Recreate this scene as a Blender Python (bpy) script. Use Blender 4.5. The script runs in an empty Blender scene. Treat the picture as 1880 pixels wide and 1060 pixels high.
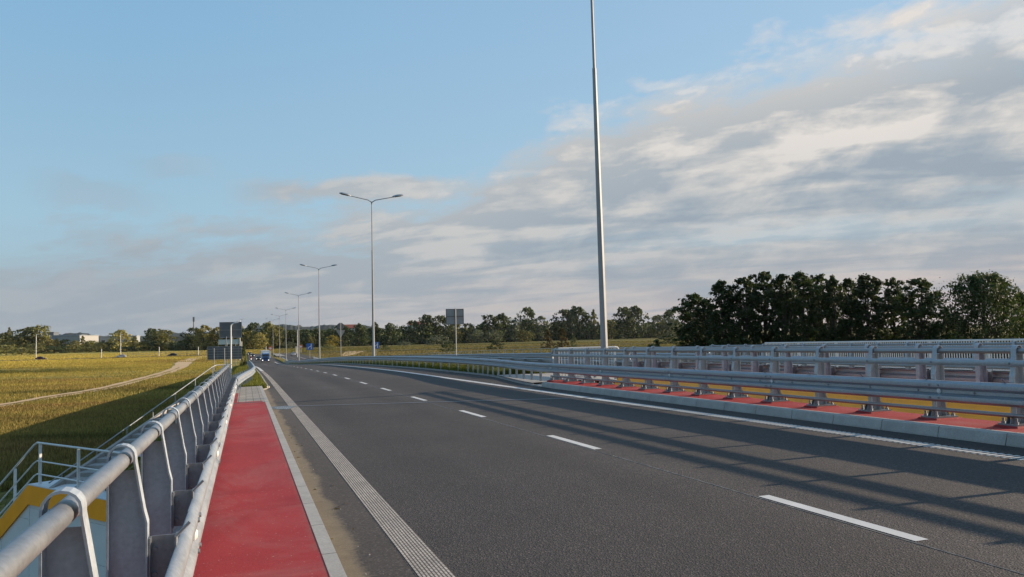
import bpy, math, random
import numpy as np
from mathutils import Vector, Matrix, Euler
PI = math.pi
S = bpy.context.scene
COL = S.collection

# ------------------------------------------------------------------ helpers
class MB:
    """collects faces; build() links them as ONE mesh object"""
    def __init__(s): s.v = []; s.f = []
    def face_block(s, vs, fs):
        n = len(s.v); s.v += [tuple(p) for p in vs]; s.f += [tuple(i + n for i in f) for f in fs]; return s
    def box(s, x0, x1, y0, y1, z0, z1):
        return s.face_block([(x0,y0,z0),(x1,y0,z0),(x1,y1,z0),(x0,y1,z0),(x0,y0,z1),(x1,y0,z1),(x1,y1,z1),(x0,y1,z1)],
            [(0,3,2,1),(4,5,6,7),(0,1,5,4),(1,2,6,5),(2,3,7,6),(3,0,4,7)])
    def obox(s, c, ax, ay, az):
        c, ax, ay, az = map(Vector, (c, ax, ay, az)); vs = []
        for k in (-1, 1):
            for i, j in ((-1,-1),(1,-1),(1,1),(-1,1)): vs.append(c + ax*i + ay*j + az*k)
        return s.face_block(vs, [(0,3,2,1),(4,5,6,7),(0,1,5,4),(1,2,6,5),(2,3,7,6),(3,0,4,7)])
    def tube(s, pts, r, n=10, caps=True):
        pts = [Vector(p) for p in pts]; m = len(pts)
        rr = r if isinstance(r, (list, tuple)) else [r]*m
        up = None; rings = []
        for i, p in enumerate(pts):
            t = (pts[min(i+1, m-1)] - pts[max(i-1, 0)]).normalized()
            if up is None:
                a = Vector((0,0,1)) if abs(t.z) < .9 else Vector((1,0,0))
                up = (a - t*a.dot(t)).normalized()
            else: up = (up - t*up.dot(t)).normalized()
            b = t.cross(up)
            rings.append([p + (up*math.cos(2*PI*k/n) + b*math.sin(2*PI*k/n))*rr[i] for k in range(n)])
        vs = [v for ring in rings for v in ring]; fs = []
        for i in range(m-1):
            for k in range(n):
                a = i*n+k; b = i*n+(k+1)%n; fs.append((a, b, b+n, a+n))
        if caps: fs.append(tuple(range(n))[::-1]); fs.append(tuple(range((m-1)*n, m*n)))
        return s.face_block(vs, fs)
    def sweep(s, sec, path, closed=True, caps=True):
        """sec: (side, up) pairs; side points to the right of the direction of travel"""
        path = [Vector(p) for p in path]; m = len(path); n = len(sec); vs = []
        for i, p in enumerate(path):
            t = path[min(i+1, m-1)] - path[max(i-1, 0)]; t.z = 0; t.normalize()
            sd = Vector((t.y, -t.x, 0))
            vs += [p + sd*a + Vector((0,0,b)) for a, b in sec]
        fs = []
        for i in range(m-1):
            for k in range(n if closed else n-1):
                a = i*n+k; b = i*n+(k+1)%n; fs.append((a, a+n, b+n, b))
        if closed and caps: fs.append(tuple(range(n))); fs.append(tuple(range((m-1)*n, m*n))[::-1])
        return s.face_block(vs, fs)
    def prism(s, poly, d):
        """planar polygon (list of 3d points) extruded by vector d"""
        poly = [Vector(p) for p in poly]; d = Vector(d); n = len(poly)
        return s.face_block(poly + [p + d for p in poly], [tuple(range(n)), tuple(range(n, 2*n))[::-1]] + [(k, k+n, (k+1)%n+n, (k+1)%n) for k in range(n)])
    def lathe(s, c, prof, n=16, axis='z'):
        vs = []; fs = []
        for r, h in prof:
            for k in range(n):
                a = 2*PI*k/n
                if axis == 'z': vs.append((c[0]+r*math.cos(a), c[1]+r*math.sin(a), c[2]+h))
                elif axis == 'x': vs.append((c[0]+h, c[1]+r*math.cos(a), c[2]+r*math.sin(a)))
                else: vs.append((c[0]+r*math.cos(a), c[1]+h, c[2]+r*math.sin(a)))
        for i in range(len(prof)-1):
            for k in range(n): a = i*n+k; b = i*n+(k+1)%n; fs.append((a, b, b+n, a+n))
        fs.append(tuple(range(n))[::-1]); fs.append(tuple(range((len(prof)-1)*n, len(prof)*n)))
        return s.face_block(vs, fs)
    def mesh(s, name, mat, org=(0,0,0), smooth=False):
        me = bpy.data.meshes.new(name)
        ox, oy, oz = org
        me.from_pydata([(a-ox, b-oy, c-oz) for a, b, c in s.v], [], s.f)
        if mat: me.materials.append(mat)
        me.update()
        import bmesh
        bm = bmesh.new(); bm.from_mesh(me); bmesh.ops.recalc_face_normals(bm, faces=bm.faces); bm.to_mesh(me); bm.free()
        if smooth:
            me.polygons.foreach_set('use_smooth', [True]*len(me.polygons)); me.set_sharp_from_angle(angle=math.radians(40))
        return me
    def build(s, name, mat, parent=None, smooth=False, world=True):
        """vertices are in world space when world is True and are stored relative to the thing that carries them"""
        org = (0,0,0)
        if parent is not None and world: org = worldloc(parent)
        return link(name, s.mesh(name, mat, org, smooth), parent)

def worldloc(o):
    p = Vector((0,0,0))
    while o is not None: p += o.location; o = o.parent
    return p
def link(name, me, parent=None, loc=None):
    o = bpy.data.objects.new(name, me); COL.objects.link(o)
    if parent is not None: o.parent = parent
    if loc is not None: o.location = loc
    return o
def empty(name, loc=(0,0,0), rz=0):
    o = bpy.data.objects.new(name, None); COL.objects.link(o); o.location = loc; o.rotation_euler = (0,0,rz); o.empty_display_size = .3; return o
def tag(o, label=None, cat=None, group=None, kind=None):
    if label: o['label'] = label
    if cat: o['category'] = cat
    if group: o['group'] = group
    if kind: o['kind'] = kind
    return o
def kids(o): return [c for c in bpy.data.objects if c.parent == o]
def copy_tree(o, parent=None):
    c = o.copy(); COL.objects.link(c); c.parent = parent
    for ch in o.children: copy_tree(ch, c)
    return c
def struct(name, mb, mat, kind='structure', smooth=False):
    o = mb.build(name, mat, None, smooth); o['kind'] = kind; return o

# ------------------------------------------------------------------ the lie of the land
PK = [(-60,.64),(0,0),(30,-.32),(45,-.48),(54,-.61),(69,-.88),(95,-1.40),(128,-2.25),(162,-3.2),(200,-4.2),(224,-4.72),(245,-5.0),(265,-5.12),(300,-5.2),(6000,-5.2)]
_px = np.array([a for a,b in PK], float); _pz = np.array([b for a,b in PK], float)
_d = np.diff(_pz)/np.diff(_px)
_m = np.zeros(len(PK)); _m[0] = _d[0]; _m[-1] = _d[-1]
for i in range(1, len(PK)-1):
    _m[i] = 0 if _d[i-1]*_d[i] <= 0 else 2*_d[i-1]*_d[i]/(_d[i-1]+_d[i])
def prof(Y):
    Y = min(max(Y, -59.9), 5999); i = int(np.searchsorted(_px, Y, 'right'))-1
    h = _px[i+1]-_px[i]; t = (Y-_px[i])/h
    return float((2*t**3-3*t*t+1)*_pz[i]+(t**3-2*t*t+t)*h*_m[i]+(-2*t**3+3*t*t)*_pz[i+1]+(t**3-t*t)*h*_m[i+1])
def sstep(a, b, x):
    t = min(1, max(0, (x-a)/(b-a))); return t*t*(3-2*t)
def cfw(Y): return 1-.8*sstep(60, 170, Y)
def z1(X, Y): return prof(Y) + .018*min(X, 11)*cfw(Y)          # carriageway we stand on, it rises to the right
def z2(X, Y): return prof(Y) + .178*cfw(Y) - .0105*(X-11.5)       # second carriageway
MEADOW = -5.2
DECK_END = 24.2
def abut(X):
    if X < -.8: return 17.8 - (X+.8)*1.409
    if X > 24.6: return 18.5 + (X-24.6)*1.409
    return 18.5
def ground(X, Y):
    base = MEADOW + .12*math.sin(X*.021+1.3)*math.cos(Y*.017) + .05*math.sin(X*.09)*math.sin(Y*.07+.6)
    if abs(X) > 900 or Y > 900: base = MEADOW
    if 405 < Y < 445: base = min(base, MEADOW)
    if Y < abut(X) + (.75 if X < -.8 else .15): return base
    p = prof(Y)
    if -1.2 <= X <= 24.2:
        c = z1(X, Y) if X < 11 else z2(X, Y)
        return c - .14
    if X < -1.2: return max(base, p - .12 - (-1.2-X)/1.4)
    return max(base, z2(24.2, Y) - .1 - (X-24.2)/1.5)
def yline(a, b, step):
    n = max(1, int(math.ceil((b-a)/step))); return [a+(b-a)*i/n for i in range(n+1)]
def ys_road(a, b):
    r = [a]; y = a
    while y < b:
        y += 1.0 if y < 60 else (3 if y < 300 else 10)
        r.append(min(y, b))
    return r
def ribbon(mb, xs, ys, zf, off):
    """a sheet laid on zf; xs may be numbers or functions of Y"""
    vs = []; n = len(xs)
    for y in ys:
        for x in xs:
            xx = x(y) if callable(x) else x
            vs.append((xx, y, zf(xx, y)+off))
    fs = [(i*n+k, i*n+k+1, (i+1)*n+k+1, (i+1)*n+k) for i in range(len(ys)-1) for k in range(n-1)]
    return mb.face_block(vs, fs)
def slab(mb, x0, x1, ys, zf, top, bot):
    vs = []
    for y in ys:
        a = x0(y) if callable(x0) else x0; b = x1(y) if callable(x1) else x1
        vs += [(a,y,zf(a,y)+bot),(a,y,zf(a,y)+top),(b,y,zf(b,y)+top),(b,y,zf(b,y)+bot)]
    n = len(ys); fs = [(0,1,2,3), ((n-1)*4+3,(n-1)*4+2,(n-1)*4+1,(n-1)*4)]
    for i in range(n-1):
        for k in range(4): a = i*4+k; b = i*4+(k+1)%4; fs.append((a, a+4, b+4, b))
    return mb.face_block(vs, fs)

# ------------------------------------------------------------------ materials
def nt(name):
    m = bpy.data.materials.new(name); m.use_nodes = True
    t = m.node_tree; b = t.nodes['Principled BSDF']; return m, t, b
def N(t, typ, **kw):
    n = t.nodes.new(typ)
    for k, v in kw.items():
        if k.startswith('i_'):
            key = k[2:]; key = int(key) if key.isdigit() else key.replace('_', ' ')
            n.inputs[key].default_value = v
        else: setattr(n, k, v)
    return n
def L(t, a, b): t.links.new(a, b)
def math_n(t, op, a, b=None, c=None, clamp=False):
    n = t.nodes.new('ShaderNodeMath'); n.operation = op; n.use_clamp = clamp
    for i, x in enumerate((a, b, c)):
        if x is None: continue
        if hasattr(x, 'is_linked'): t.links.new(x, n.inputs[i])
        else: n.inputs[i].default_value = x
    return n.outputs[0]
def mixc(t, fac, a, b, mode='MIX'):
    n = t.nodes.new('ShaderNodeMix'); n.data_type = 'RGBA'; n.blend_type = mode
    for sock, x in ((n.inputs[0], fac), (n.inputs[6], a), (n.inputs[7], b)):
        if hasattr(x, 'is_linked'): t.links.new(x, sock)
        else: sock.default_value = x if isinstance(x, float) else tuple(list(x)+[1])[:4]
    return n.outputs[2]
def ramp(t, fac, stops):
    n = t.nodes.new('ShaderNodeValToRGB'); e = n.color_ramp.elements
    while len(e) < len(stops): e.new(.5)
    for el, (p, c) in zip(e, stops):
        el.position = p; el.color = (c, c, c, 1) if isinstance(c, (int, float)) else tuple(list(c)+[1])[:4]
    t.links.new(fac, n.inputs[0]); return n.outputs[0]
def objco(t, scale=(1,1,1), rot=(0,0,0), world=True):
    mp = N(t, 'ShaderNodeMapping'); mp.inputs['Scale'].default_value = scale; mp.inputs['Rotation'].default_value = rot
    if world:
        g = N(t, 'ShaderNodeNewGeometry'); L(t, g.outputs['Position'], mp.inputs[0])
    else:
        g = N(t, 'ShaderNodeTexCoord'); L(t, g.outputs['Object'], mp.inputs[0])
    return mp.outputs[0]
def noise(t, co, scale, detail=4, rough=.55, dist=0.0):
    n = N(t, 'ShaderNodeTexNoise'); n.inputs['Scale'].default_value = scale; n.inputs['Detail'].default_value = detail
    n.inputs['Roughness'].default_value = rough; n.inputs['Distortion'].default_value = dist
    L(t, co, n.inputs['Vector']); return n.outputs[0]
def bump(t, b, h, strength=.3, dist=.01):
    n = N(t, 'ShaderNodeBump'); n.inputs['Strength'].default_value = strength; n.inputs['Distance'].default_value = dist
    L(t, h, n.inputs['Height']); L(t, n.outputs[0], b.inputs['Normal'])
def plain(name, col, rough=.6, metal=0.0, var=.12, scale=3.0, bmp=0.0, spec=.5):
    m, t, b = nt(name)
    co = objco(t, world=False); n = noise(t, co, scale, 5, .6)
    f = ramp(t, n, [(.3, 1-var), (.7, 1+var)])
    L(t, mixc(t, 1.0, col, f, 'MULTIPLY'), b.inputs['Base Color'])
    b.inputs['Roughness'].default_value = rough; b.inputs['Metallic'].default_value = metal
    b.inputs['Specular IOR Level'].default_value = spec
    if bmp: bump(t, b, noise(t, co, scale*12, 3), bmp, .004)
    return m
M = {}
def galv(name, base, metal, rough, streak=True):
    m, t, b = nt(name); co = objco(t, (1, .35, 1)); co2 = objco(t)
    n = noise(t, co, 7, 6, .65); n2 = noise(t, co2, 38, 3, .5); v = N(t, 'ShaderNodeTexVoronoi', i_Scale=55.0); L(t, co2, v.inputs['Vector'])
    k = mixc(t, .5, ramp(t, n, [(.3, .72), (.7, 1.18)]), ramp(t, n2, [(.35, .8), (.65, 1.15)]))
    k = mixc(t, .25, k, ramp(t, v.outputs['Distance'], [(0, .8), (.8, 1.2)]))
    L(t, mixc(t, 1.0, base, k, 'MULTIPLY'), b.inputs['Base Color'])
    b.inputs['Metallic'].default_value = metal
    L(t, ramp(t, n, [(.3, rough-.08), (.7, rough+.1)]), b.inputs['Roughness'])
    bump(t, b, n2, .08, .003)
    return m
M['galv'] = galv('galvanised_steel', (.37, .405, .435), .92, .56)
M['galv_post'] = galv('galvanised_post', (.37, .415, .45), .35, .52)
M['galv_tube'] = galv('galvanised_tube', (.31, .325, .335), .8, .5)
M['galv_dark'] = galv('dull_steel', (.24, .26, .28), .7, .55)
M['white_paint'] = plain('pale_grey_paint', (.62, .63, .62), .5, 0, .06, 6)
M['pole'] = plain('zinc_mast', (.27, .285, .29), .5, .3, .1, 2)
M['yellow'] = plain('ochre_yellow_coating', (.98, .37, .006), .5, 0, .08, 2, .05)
M['panel'] = plain('pale_grey_cladding', (.62, .64, .64), .55, 0, .05, 1.5)
M['dark_gap'] = plain('dark_backing', (.03, .03, .032), .8)
M['black'] = plain('black_rubber', (.018, .018, .018), .7)
M['glass'] = plain('dark_window', (.02, .025, .03), .12, 0, .05)
M['sign_back'] = plain('sign_back_grey', (.125, .135, .14), .55, .2, .1, 2)
M['sign_back_pale'] = plain('pale_sign_back', (.27, .28, .28), .55, .25, .12, 2)
M['sign_green'] = plain('pale_green_panel', (.42, .52, .50), .5, 0, .05, 2)
M['blue_sign'] = plain('blue_sign_face', (.02, .12, .42), .4, 0, .04)
M['white'] = plain('white_face', (.68, .68, .66), .5, 0, .04)
M['orange'] = plain('orange_face', (.55, .11, .03), .5)
M['bark'] = plain('bark', (.055, .045, .035), .9, 0, .3, 4)
M['skin'] = plain('skin', (.4, .25, .18), .6)
M['cloth'] = plain('dark_riding_clothes', (.03, .03, .035), .8)

def asphalt_nodes(t):
    co = objco(t); cs = objco(t, (1, .05, 1))
    big = noise(t, co, .35, 5, .6); fine = noise(t, co, 62, 3, .7)
    v = N(t, 'ShaderNodeTexVoronoi', i_Scale=75.0); L(t, co, v.inputs['Vector'])
    sv = N(t, 'ShaderNodeSeparateColor'); L(t, v.outputs['Color'], sv.inputs[0])
    base = mixc(t, ramp(t, big, [(.3, 0), (.7, 1)]), (.042, .0365, .0335), (.059, .050, .0445))
    # paths polished and darkened by tyres run lengthwise
    wheel = noise(t, cs, .75, 3, .5); base = mixc(t, 1.0, base, ramp(t, wheel, [(.32, .80), (.68, 1.2)]), 'MULTIPLY')
    base = mixc(t, 1.0, base, ramp(t, fine, [(.3, .55), (.7, 1.5)]), 'MULTIPLY')
    base = mixc(t, 1.0, base, ramp(t, sv.outputs[0], [(0, .66), (.6, .98), (.86, 1.2), (1, 2.1)]), 'MULTIPLY')
    sx = N(t, 'ShaderNodeSeparateXYZ'); L(t, co, sx.inputs[0]); wp = math_n(t, 'COSINE', math_n(t, 'MULTIPLY_ADD', sx.outputs[0], 2*PI/1.72, -2*PI*2.15/1.72))
    wv = math_n(t, 'MULTIPLY_ADD', math_n(t, 'MULTIPLY', wp, math_n(t, 'MULTIPLY_ADD', wheel, 1.0, .1)), -.13, 1.0); cw = N(t, 'ShaderNodeCombineXYZ')
    for i in range(3): L(t, wv, cw.inputs[i])
    base = mixc(t, 1.0, base, cw.outputs[0], 'MULTIPLY')
    st = noise(t, co, .9, 6, .7, .4); base = mixc(t, ramp(t, st, [(.60, 0), (.74, .4)]), base, (.030, .027, .025))
    pale = noise(t, objco(t, (1, .3, 1)), .5, 6, .7, .6); base = mixc(t, ramp(t, pale, [(.58, 0), (.76, .35)]), base, (.082, .070, .060))
    return co, base, v.outputs['Distance']
def asphalt():
    m, t, b = nt('asphalt'); co, base, h = asphalt_nodes(t)
    L(t, base, b.inputs['Base Color']); b.inputs['Roughness'].default_value = .82; b.inputs['Specular IOR Level'].default_value = .35
    bump(t, b, h, .6, .007)
    return m
M['asphalt'] = asphalt()
def redcoat():
    m, t, b = nt('red_epoxy_coat'); co = objco(t); big = noise(t, co, 1.1, 5, .6, .6); fine = noise(t, co, 130, 2); dust = noise(t, objco(t, (1,.5,1)), .9, 6, .7, .8)
    base = mixc(t, ramp(t, big, [(.35, 0), (.65, 1)]), (.265, .016, .017), (.335, .026, .027))
    base = mixc(t, 1.0, base, ramp(t, fine, [(.3, .7), (.7, 1.3)]), 'MULTIPLY')
    base = mixc(t, ramp(t, dust, [(.48, 0), (.70, .40)]), base, (.36, .17, .15))
    spk = noise(t, co, 42, 1, .5); base = mixc(t, ramp(t, spk, [(.72, 0), (.76, .6)]), base, (.45, .32, .26))
    sx = N(t, 'ShaderNodeSeparateXYZ'); L(t, co, sx.inputs[0]); rim = math_n(t, 'ADD', math_n(t, 'MULTIPLY_ADD', sx.outputs[0], 7.0, -3.1), math_n(t, 'MULTIPLY_ADD', noise(t, co, 6, 6, .7), 2.2, -1.1), clamp=True)
    own = math_n(t, 'LESS_THAN', sx.outputs[0], .6)
    base = mixc(t, math_n(t, 'MULTIPLY', math_n(t, 'MULTIPLY', rim, own), .55), base, (.22, .13, .10))
    scuff = noise(t, objco(t, (5, .6, 1)), 1.6, 6, .75, .5); base = mixc(t, ramp(t, scuff, [(.60, 0), (.72, .35)]), base, (.17, .018, .020))
    L(t, base, b.inputs['Base Color']); b.inputs['Roughness'].default_value = .75; b.inputs['Specular IOR Level'].default_value = .3
    bump(t, b, fine, .4, .004); return m
M['red'] = redcoat()
def concrete(name, c1, c2, joint=0, axis=1):
    m, t, b = nt(name); co = objco(t); n = noise(t, co, 3.0, 6, .65); f = noise(t, co, 60, 3)
    base = mixc(t, ramp(t, n, [(.3, 0), (.7, 1)]), c1, c2)
    base = mixc(t, 1.0, base, ramp(t, f, [(.3, .85), (.7, 1.12)]), 'MULTIPLY')
    L(t, base, b.inputs['Base Color']); b.inputs['Roughness'].default_value = .85
    bump(t, b, f, .3, .004); return m
M['concrete'] = concrete('concrete', (.27, .255, .235), (.36, .345, .32))
M['granite'] = concrete('granite_kerb', (.30, .285, .26), (.40, .385, .355))
def paver():
    m, t, b = nt('concrete_pavers'); co = objco(t); br = N(t, 'ShaderNodeTexBrick', i_Scale=1.0); br.inputs['Brick Width'].default_value = .2; br.inputs['Row Height'].default_value = .2
    br.inputs['Mortar Size'].default_value = .008; br.offset = 0.0
    br.inputs['Color1'].default_value = (.31, .285, .25, 1); br.inputs['Color2'].default_value = (.26, .24, .21, 1); br.inputs['Mortar'].default_value = (.1, .09, .08, 1)
    L(t, co, br.inputs['Vector']); n = noise(t, co, 2, 5)
    L(t, mixc(t, 1.0, br.outputs[0], ramp(t, n, [(.3, .8), (.7, 1.15)]), 'MULTIPLY'), b.inputs['Base Color']); b.inputs['Roughness'].default_value = .9
    return m
M['paver'] = paver()
def roadpaint(name, worn):
    m, t, b = nt(name); co = objco(t); n = noise(t, co, 22, 5, .7); n2 = noise(t, co, 1.3, 5, .6)
    base = mixc(t, ramp(t, n2, [(.3, 0), (.7, 1)]), (.50, .49, .465), (.62, .61, .585))
    base = mixc(t, ramp(t, n, [(.62, 0), (.72, worn)]), base, (.16, .15, .14))
    L(t, base, b.inputs['Base Color']); b.inputs['Roughness'].default_value = .7
    return m
M['paint'] = roadpaint('road_paint', .6)
def studpaint():
    m, t, b = nt('textured_road_paint'); co = objco(t, (1,1,1), (0,0,PI/2)); br = N(t, 'ShaderNodeTexBrick', i_Scale=1.0)
    br.inputs['Brick Width'].default_value = .078; br.inputs['Row Height'].default_value = .026; br.inputs['Mortar Size'].default_value = .0062; br.inputs['Mortar Smooth'].default_value = .3
    for k, c in (('Color1', (.47,.425,.37,1)), ('Color2', (.37,.335,.29,1)), ('Mortar', (.075,.063,.054,1))): br.inputs[k].default_value = c
    L(t, co, br.inputs['Vector']); n = noise(t, objco(t), 2.2, 5, .65)
    base = mixc(t, 1.0, br.outputs[0], ramp(t, n, [(.3, .8), (.7, 1.1)]), 'MULTIPLY')
    L(t, base, b.inputs['Base Color']); b.inputs['Roughness'].default_value = .75
    inv = math_n(t, 'SUBTRACT', 1.0, br.outputs['Fac']); bump(t, b, inv, .8, .006); return m
M['studs'] = studpaint()
def dirt():
    m, t, b = nt('gutter_sediment'); co, asp, h = asphalt_nodes(t); n = noise(t, co, 5, 6, .7); f = noise(t, co, 80, 2)
    base = mixc(t, ramp(t, n, [(.3, 0), (.7, 1)]), (.125, .098, .063), (.185, .148, .097))
    base = mixc(t, 1.0, base, ramp(t, f, [(.3, .8), (.7, 1.2)]), 'MULTIPLY')
    sep = N(t, 'ShaderNodeSeparateXYZ'); L(t, co, sep.inputs[0])
    w1 = noise(t, objco(t, (0, 1, 0)), .9, 5, .6); w2 = noise(t, co, 24, 4, .7)
    lim = math_n(t, 'ADD', math_n(t, 'MULTIPLY_ADD', w1, .30, .66), math_n(t, 'MULTIPLY_ADD', w2, .14, -.07))
    fac = ramp(t, math_n(t, 'MULTIPLY_ADD', math_n(t, 'SUBTRACT', lim, sep.outputs[0]), 8.0, .5), [(.2, 0), (.75, 1)])
    L(t, mixc(t, fac, asp, base), b.inputs['Base Color']); b.inputs['Roughness'].default_value = .92; bump(t, b, f, .3, .004); return m
M['dirt'] = dirt()
def wet():
    m, t, b = nt('wet_patch'); co = objco(t); n = noise(t, co, 9, 4)
    L(t, mixc(t, ramp(t, n, [(.4, 0), (.6, 1)]), (.03, .03, .03), (.055, .05, .045)), b.inputs['Base Color']); L(t, ramp(t, n, [(.4, .05), (.62, .5)]), b.inputs['Roughness']); return m
M['wet'] = wet()
def track():
    m, t, b = nt('sandy_track'); co = objco(t); n = noise(t, co, .35, 6, .65)
    L(t, mixc(t, ramp(t, n, [(.3, 0), (.7, 1)]), (.42, .285, .145), (.55, .385, .215)), b.inputs['Base Color']); b.inputs['Roughness'].default_value = .95; return m
M['track'] = track()
def meadow_colour(t):
    co = objco(t); band = objco(t, (.25, 1, 1))
    n1 = noise(t, band, .022, 6, .6, .8); n2 = noise(t, co, .11, 6, .65); n3 = noise(t, co, 1.4, 5, .7)
    sep = N(t, 'ShaderNodeSeparateXYZ'); L(t, co, sep.inputs[0]); Xs, Ys = sep.outputs[0], sep.outputs[1]
    far = math_n(t, 'MULTIPLY_ADD', n1, 120.0, -60.0); yy = math_n(t, 'ADD', Ys, far)
    # rough green near the banks, goldenrod and dry grass further out
    gold = ramp(t, math_n(t, 'MULTIPLY', yy, 1/600.0), [(.10, .1), (.26, .45), (.42, .8), (.6, 1)])
    green = mixc(t, ramp(t, n2, [(.3, 0), (.7, 1)]), (.125, .110, .033), (.235, .185, .058))
    yel = mixc(t, ramp(t, n2, [(.3, 0), (.7, 1)]), (.26, .225, .052), (.41, .32, .068))
    base = mixc(t, gold, green, yel)
    base = mixc(t, ramp(t, n1, [(.52, 0), (.60, .8)]), base, (.20, .125, .050))
    base = mixc(t, ramp(t, noise(t, band, .05, 5, .6, 1.0), [(.54, 0), (.64, .6)]), base, (.062, .064, .020))
    # a ditch overgrown with darker green crosses the far meadow
    dd = math_n(t, 'ABSOLUTE', math_n(t, 'ADD', math_n(t, 'ADD', Ys, math_n(t, 'MULTIPLY', Xs, .22)), math_n(t, 'MULTIPLY_ADD', n2, 60.0, -30.0-234.0)))
    west = ramp(t, math_n(t, 'MULTIPLY_ADD', Xs, -1/100.0, 0.0, clamp=True), [(.22, 0), (.5, 1)])
    ditch = math_n(t, 'MULTIPLY', ramp(t, math_n(t, 'MULTIPLY', dd, 1/60.0), [(.12, 1), (.36, 0)]), west)
    base = mixc(t, math_n(t, 'MULTIPLY', ditch, .8), base, (.060, .068, .020))
    # the strip before the crossing road stands in full yellow flower
    fl = math_n(t, 'MULTIPLY', ramp(t, math_n(t, 'MULTIPLY', Ys, 1/600.0), [(.45, 0), (.52, 1)]), west)
    base = mixc(t, math_n(t, 'MULTIPLY', fl, .7), base, (.38, .30, .065))
    east = ramp(t, math_n(t, 'MULTIPLY_ADD', Xs, 1/100.0, .2, clamp=True), [(.15, 0), (.5, 1)])
    eastc = mixc(t, ramp(t, n1, [(.42, 0), (.58, 1)]), (.050, .060, .020), (.150, .125, .045))
    base = mixc(t, math_n(t, 'MULTIPLY', east, .85), base, eastc)
    return co, base, n3
def grassground():
    m, t, b = nt('meadow'); co, base, n3 = meadow_colour(t); n4 = noise(t, co, 9, 3, .6)
    base = mixc(t, 1.0, base, ramp(t, n3, [(.28, .6), (.72, 1.4)]), 'MULTIPLY')
    base = mixc(t, 1.0, base, ramp(t, n4, [(.25, .7), (.75, 1.3)]), 'MULTIPLY')
    L(t, base, b.inputs['Base Color']); b.inputs['Roughness'].default_value = .95; b.inputs['Specular IOR Level'].default_value = .1
    bump(t, b, n3, 1.0, .5); return m
M['meadow'] = grassground()
def growth():
    m, t, b = nt('tall_meadow_growth'); co, base, n3 = meadow_colour(t); g = N(t, 'ShaderNodeNewGeometry')
    v = math_n(t, 'MULTIPLY_ADD', g.outputs['Random Per Island'], .8, .75); cv = N(t, 'ShaderNodeCombineXYZ')
    for i in range(3): L(t, v, cv.inputs[i])
    col = mixc(t, 1.0, base, cv.outputs[0], 'MULTIPLY'); L(t, col, b.inputs['Base Color']); b.inputs['Roughness'].default_value = .8; b.inputs['Specular IOR Level'].default_value = .1
    tr = N(t, 'ShaderNodeBsdfTranslucent'); L(t, col, tr.inputs['Color']); mx = N(t, 'ShaderNodeMixShader'); mx.inputs[0].default_value = .35
    L(t, b.outputs[0], mx.inputs[1]); L(t, tr.outputs[0], mx.inputs[2]); L(t, mx.outputs[0], t.nodes['Material Output'].inputs['Surface']); return m
M['tallgrass'] = growth()
def leafmat(name, c1, c2, trans=.25, rough=.6):
    m, t, b = nt(name); g = N(t, 'ShaderNodeNewGeometry'); oi = N(t, 'ShaderNodeObjectInfo')
    col = mixc(t, g.outputs['Random Per Island'], c1, c2)
    v = math_n(t, 'MULTIPLY_ADD', oi.outputs['Random'], .5, .75)
    cv = N(t, 'ShaderNodeCombineXYZ')
    for i in range(3): L(t, v, cv.inputs[i])
    col = mixc(t, 1.0, col, cv.outputs[0], 'MULTIPLY')
    L(t, col, b.inputs['Base Color']); b.inputs['Roughness'].default_value = rough; b.inputs['Specular IOR Level'].default_value = .2
    tr = N(t, 'ShaderNodeBsdfTranslucent'); L(t, mixc(t, 1.0, col, (1.2, 1.25, .6), 'MULTIPLY'), tr.inputs['Color'])
    mx = N(t, 'ShaderNodeMixShader'); mx.inputs[0].default_value = trans
    out = t.nodes['Material Output']; L(t, b.outputs[0], mx.inputs[1]); L(t, tr.outputs[0], mx.inputs[2]); L(t, mx.outputs[0], out.inputs['Surface'])
    return m
M['leaf_alder'] = leafmat('alder_leaves', (.018, .029, .010), (.054, .076, .024), .28)
M['leaf_willow'] = leafmat('willow_leaves', (.20, .185, .06), (.34, .29, .10), .3)
M['leaf_dark'] = leafmat('dark_leaves', (.035, .052, .020), (.078, .098, .034), .25)
M['leaf_olive'] = leafmat('olive_leaves', (.12, .125, .042), (.22, .205, .075), .28)
M['leaf_gold'] = leafmat('yellowing_leaves', (.20, .17, .03), (.32, .25, .045), .3)
M['leaf_brown'] = leafmat('rusty_leaves', (.075, .062, .024), (.14, .10, .038), .25)
M['leaf_pale'] = leafmat('silvery_leaves', (.10, .12, .075), (.17, .185, .12), .28)
M['grass'] = leafmat('grass_blades', (.060, .085, .014), (.17, .165, .035), .35)
M['ridge'] = plain('far_wood_canopy', (.014, .026, .022), .9, 0, .4, .02)
def emit(name, col, s):
    m, t, b = nt(name); b.inputs['Base Color'].default_value = tuple(list(col)+[1]); b.inputs['Emission Color'].default_value = tuple(list(col)+[1]); b.inputs['Emission Strength'].default_value = s; return m
M['headlight'] = emit('lit_headlamp', (1, .93, .8), .8)

# ------------------------------------------------------------------ ground, roads, markings
def ground_sheet():
    def lines(spec):
        r = []
        for a, b, st in spec: r += yline(a, b, st)[:-1]
        r.append(spec[-1][1]); return r
    xs = lines([(-3300,-1500,900),(-1500,-300,150),(-300,-60,20),(-60,-12,3),(-12,-8.6,.6),(-8.6,-.4,.2),(-.4,24.2,1.23),(24.2,40,1.2),(40,120,8),(120,500,40),(500,1500,150),(1500,3300,900)])
    ys = lines([(-300,-40,40),(-40,14,6),(14,30,.25),(30,60,1.2),(60,300,4),(300,460,10),(460,900,40),(900,2000,200),(2000,3300,650)])
    mb = MB(); n = len(xs)
    mb.v = [(x, y, ground(x, y)) for y in ys for x in xs]
    mb.f = [(i*n+k, i*n+k+1, (i+1)*n+k+1, (i+1)*n+k) for i in range(len(ys)-1) for k in range(n-1)]
    return struct('ground', mb, M['meadow'], smooth=True)
ground_sheet()
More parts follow.
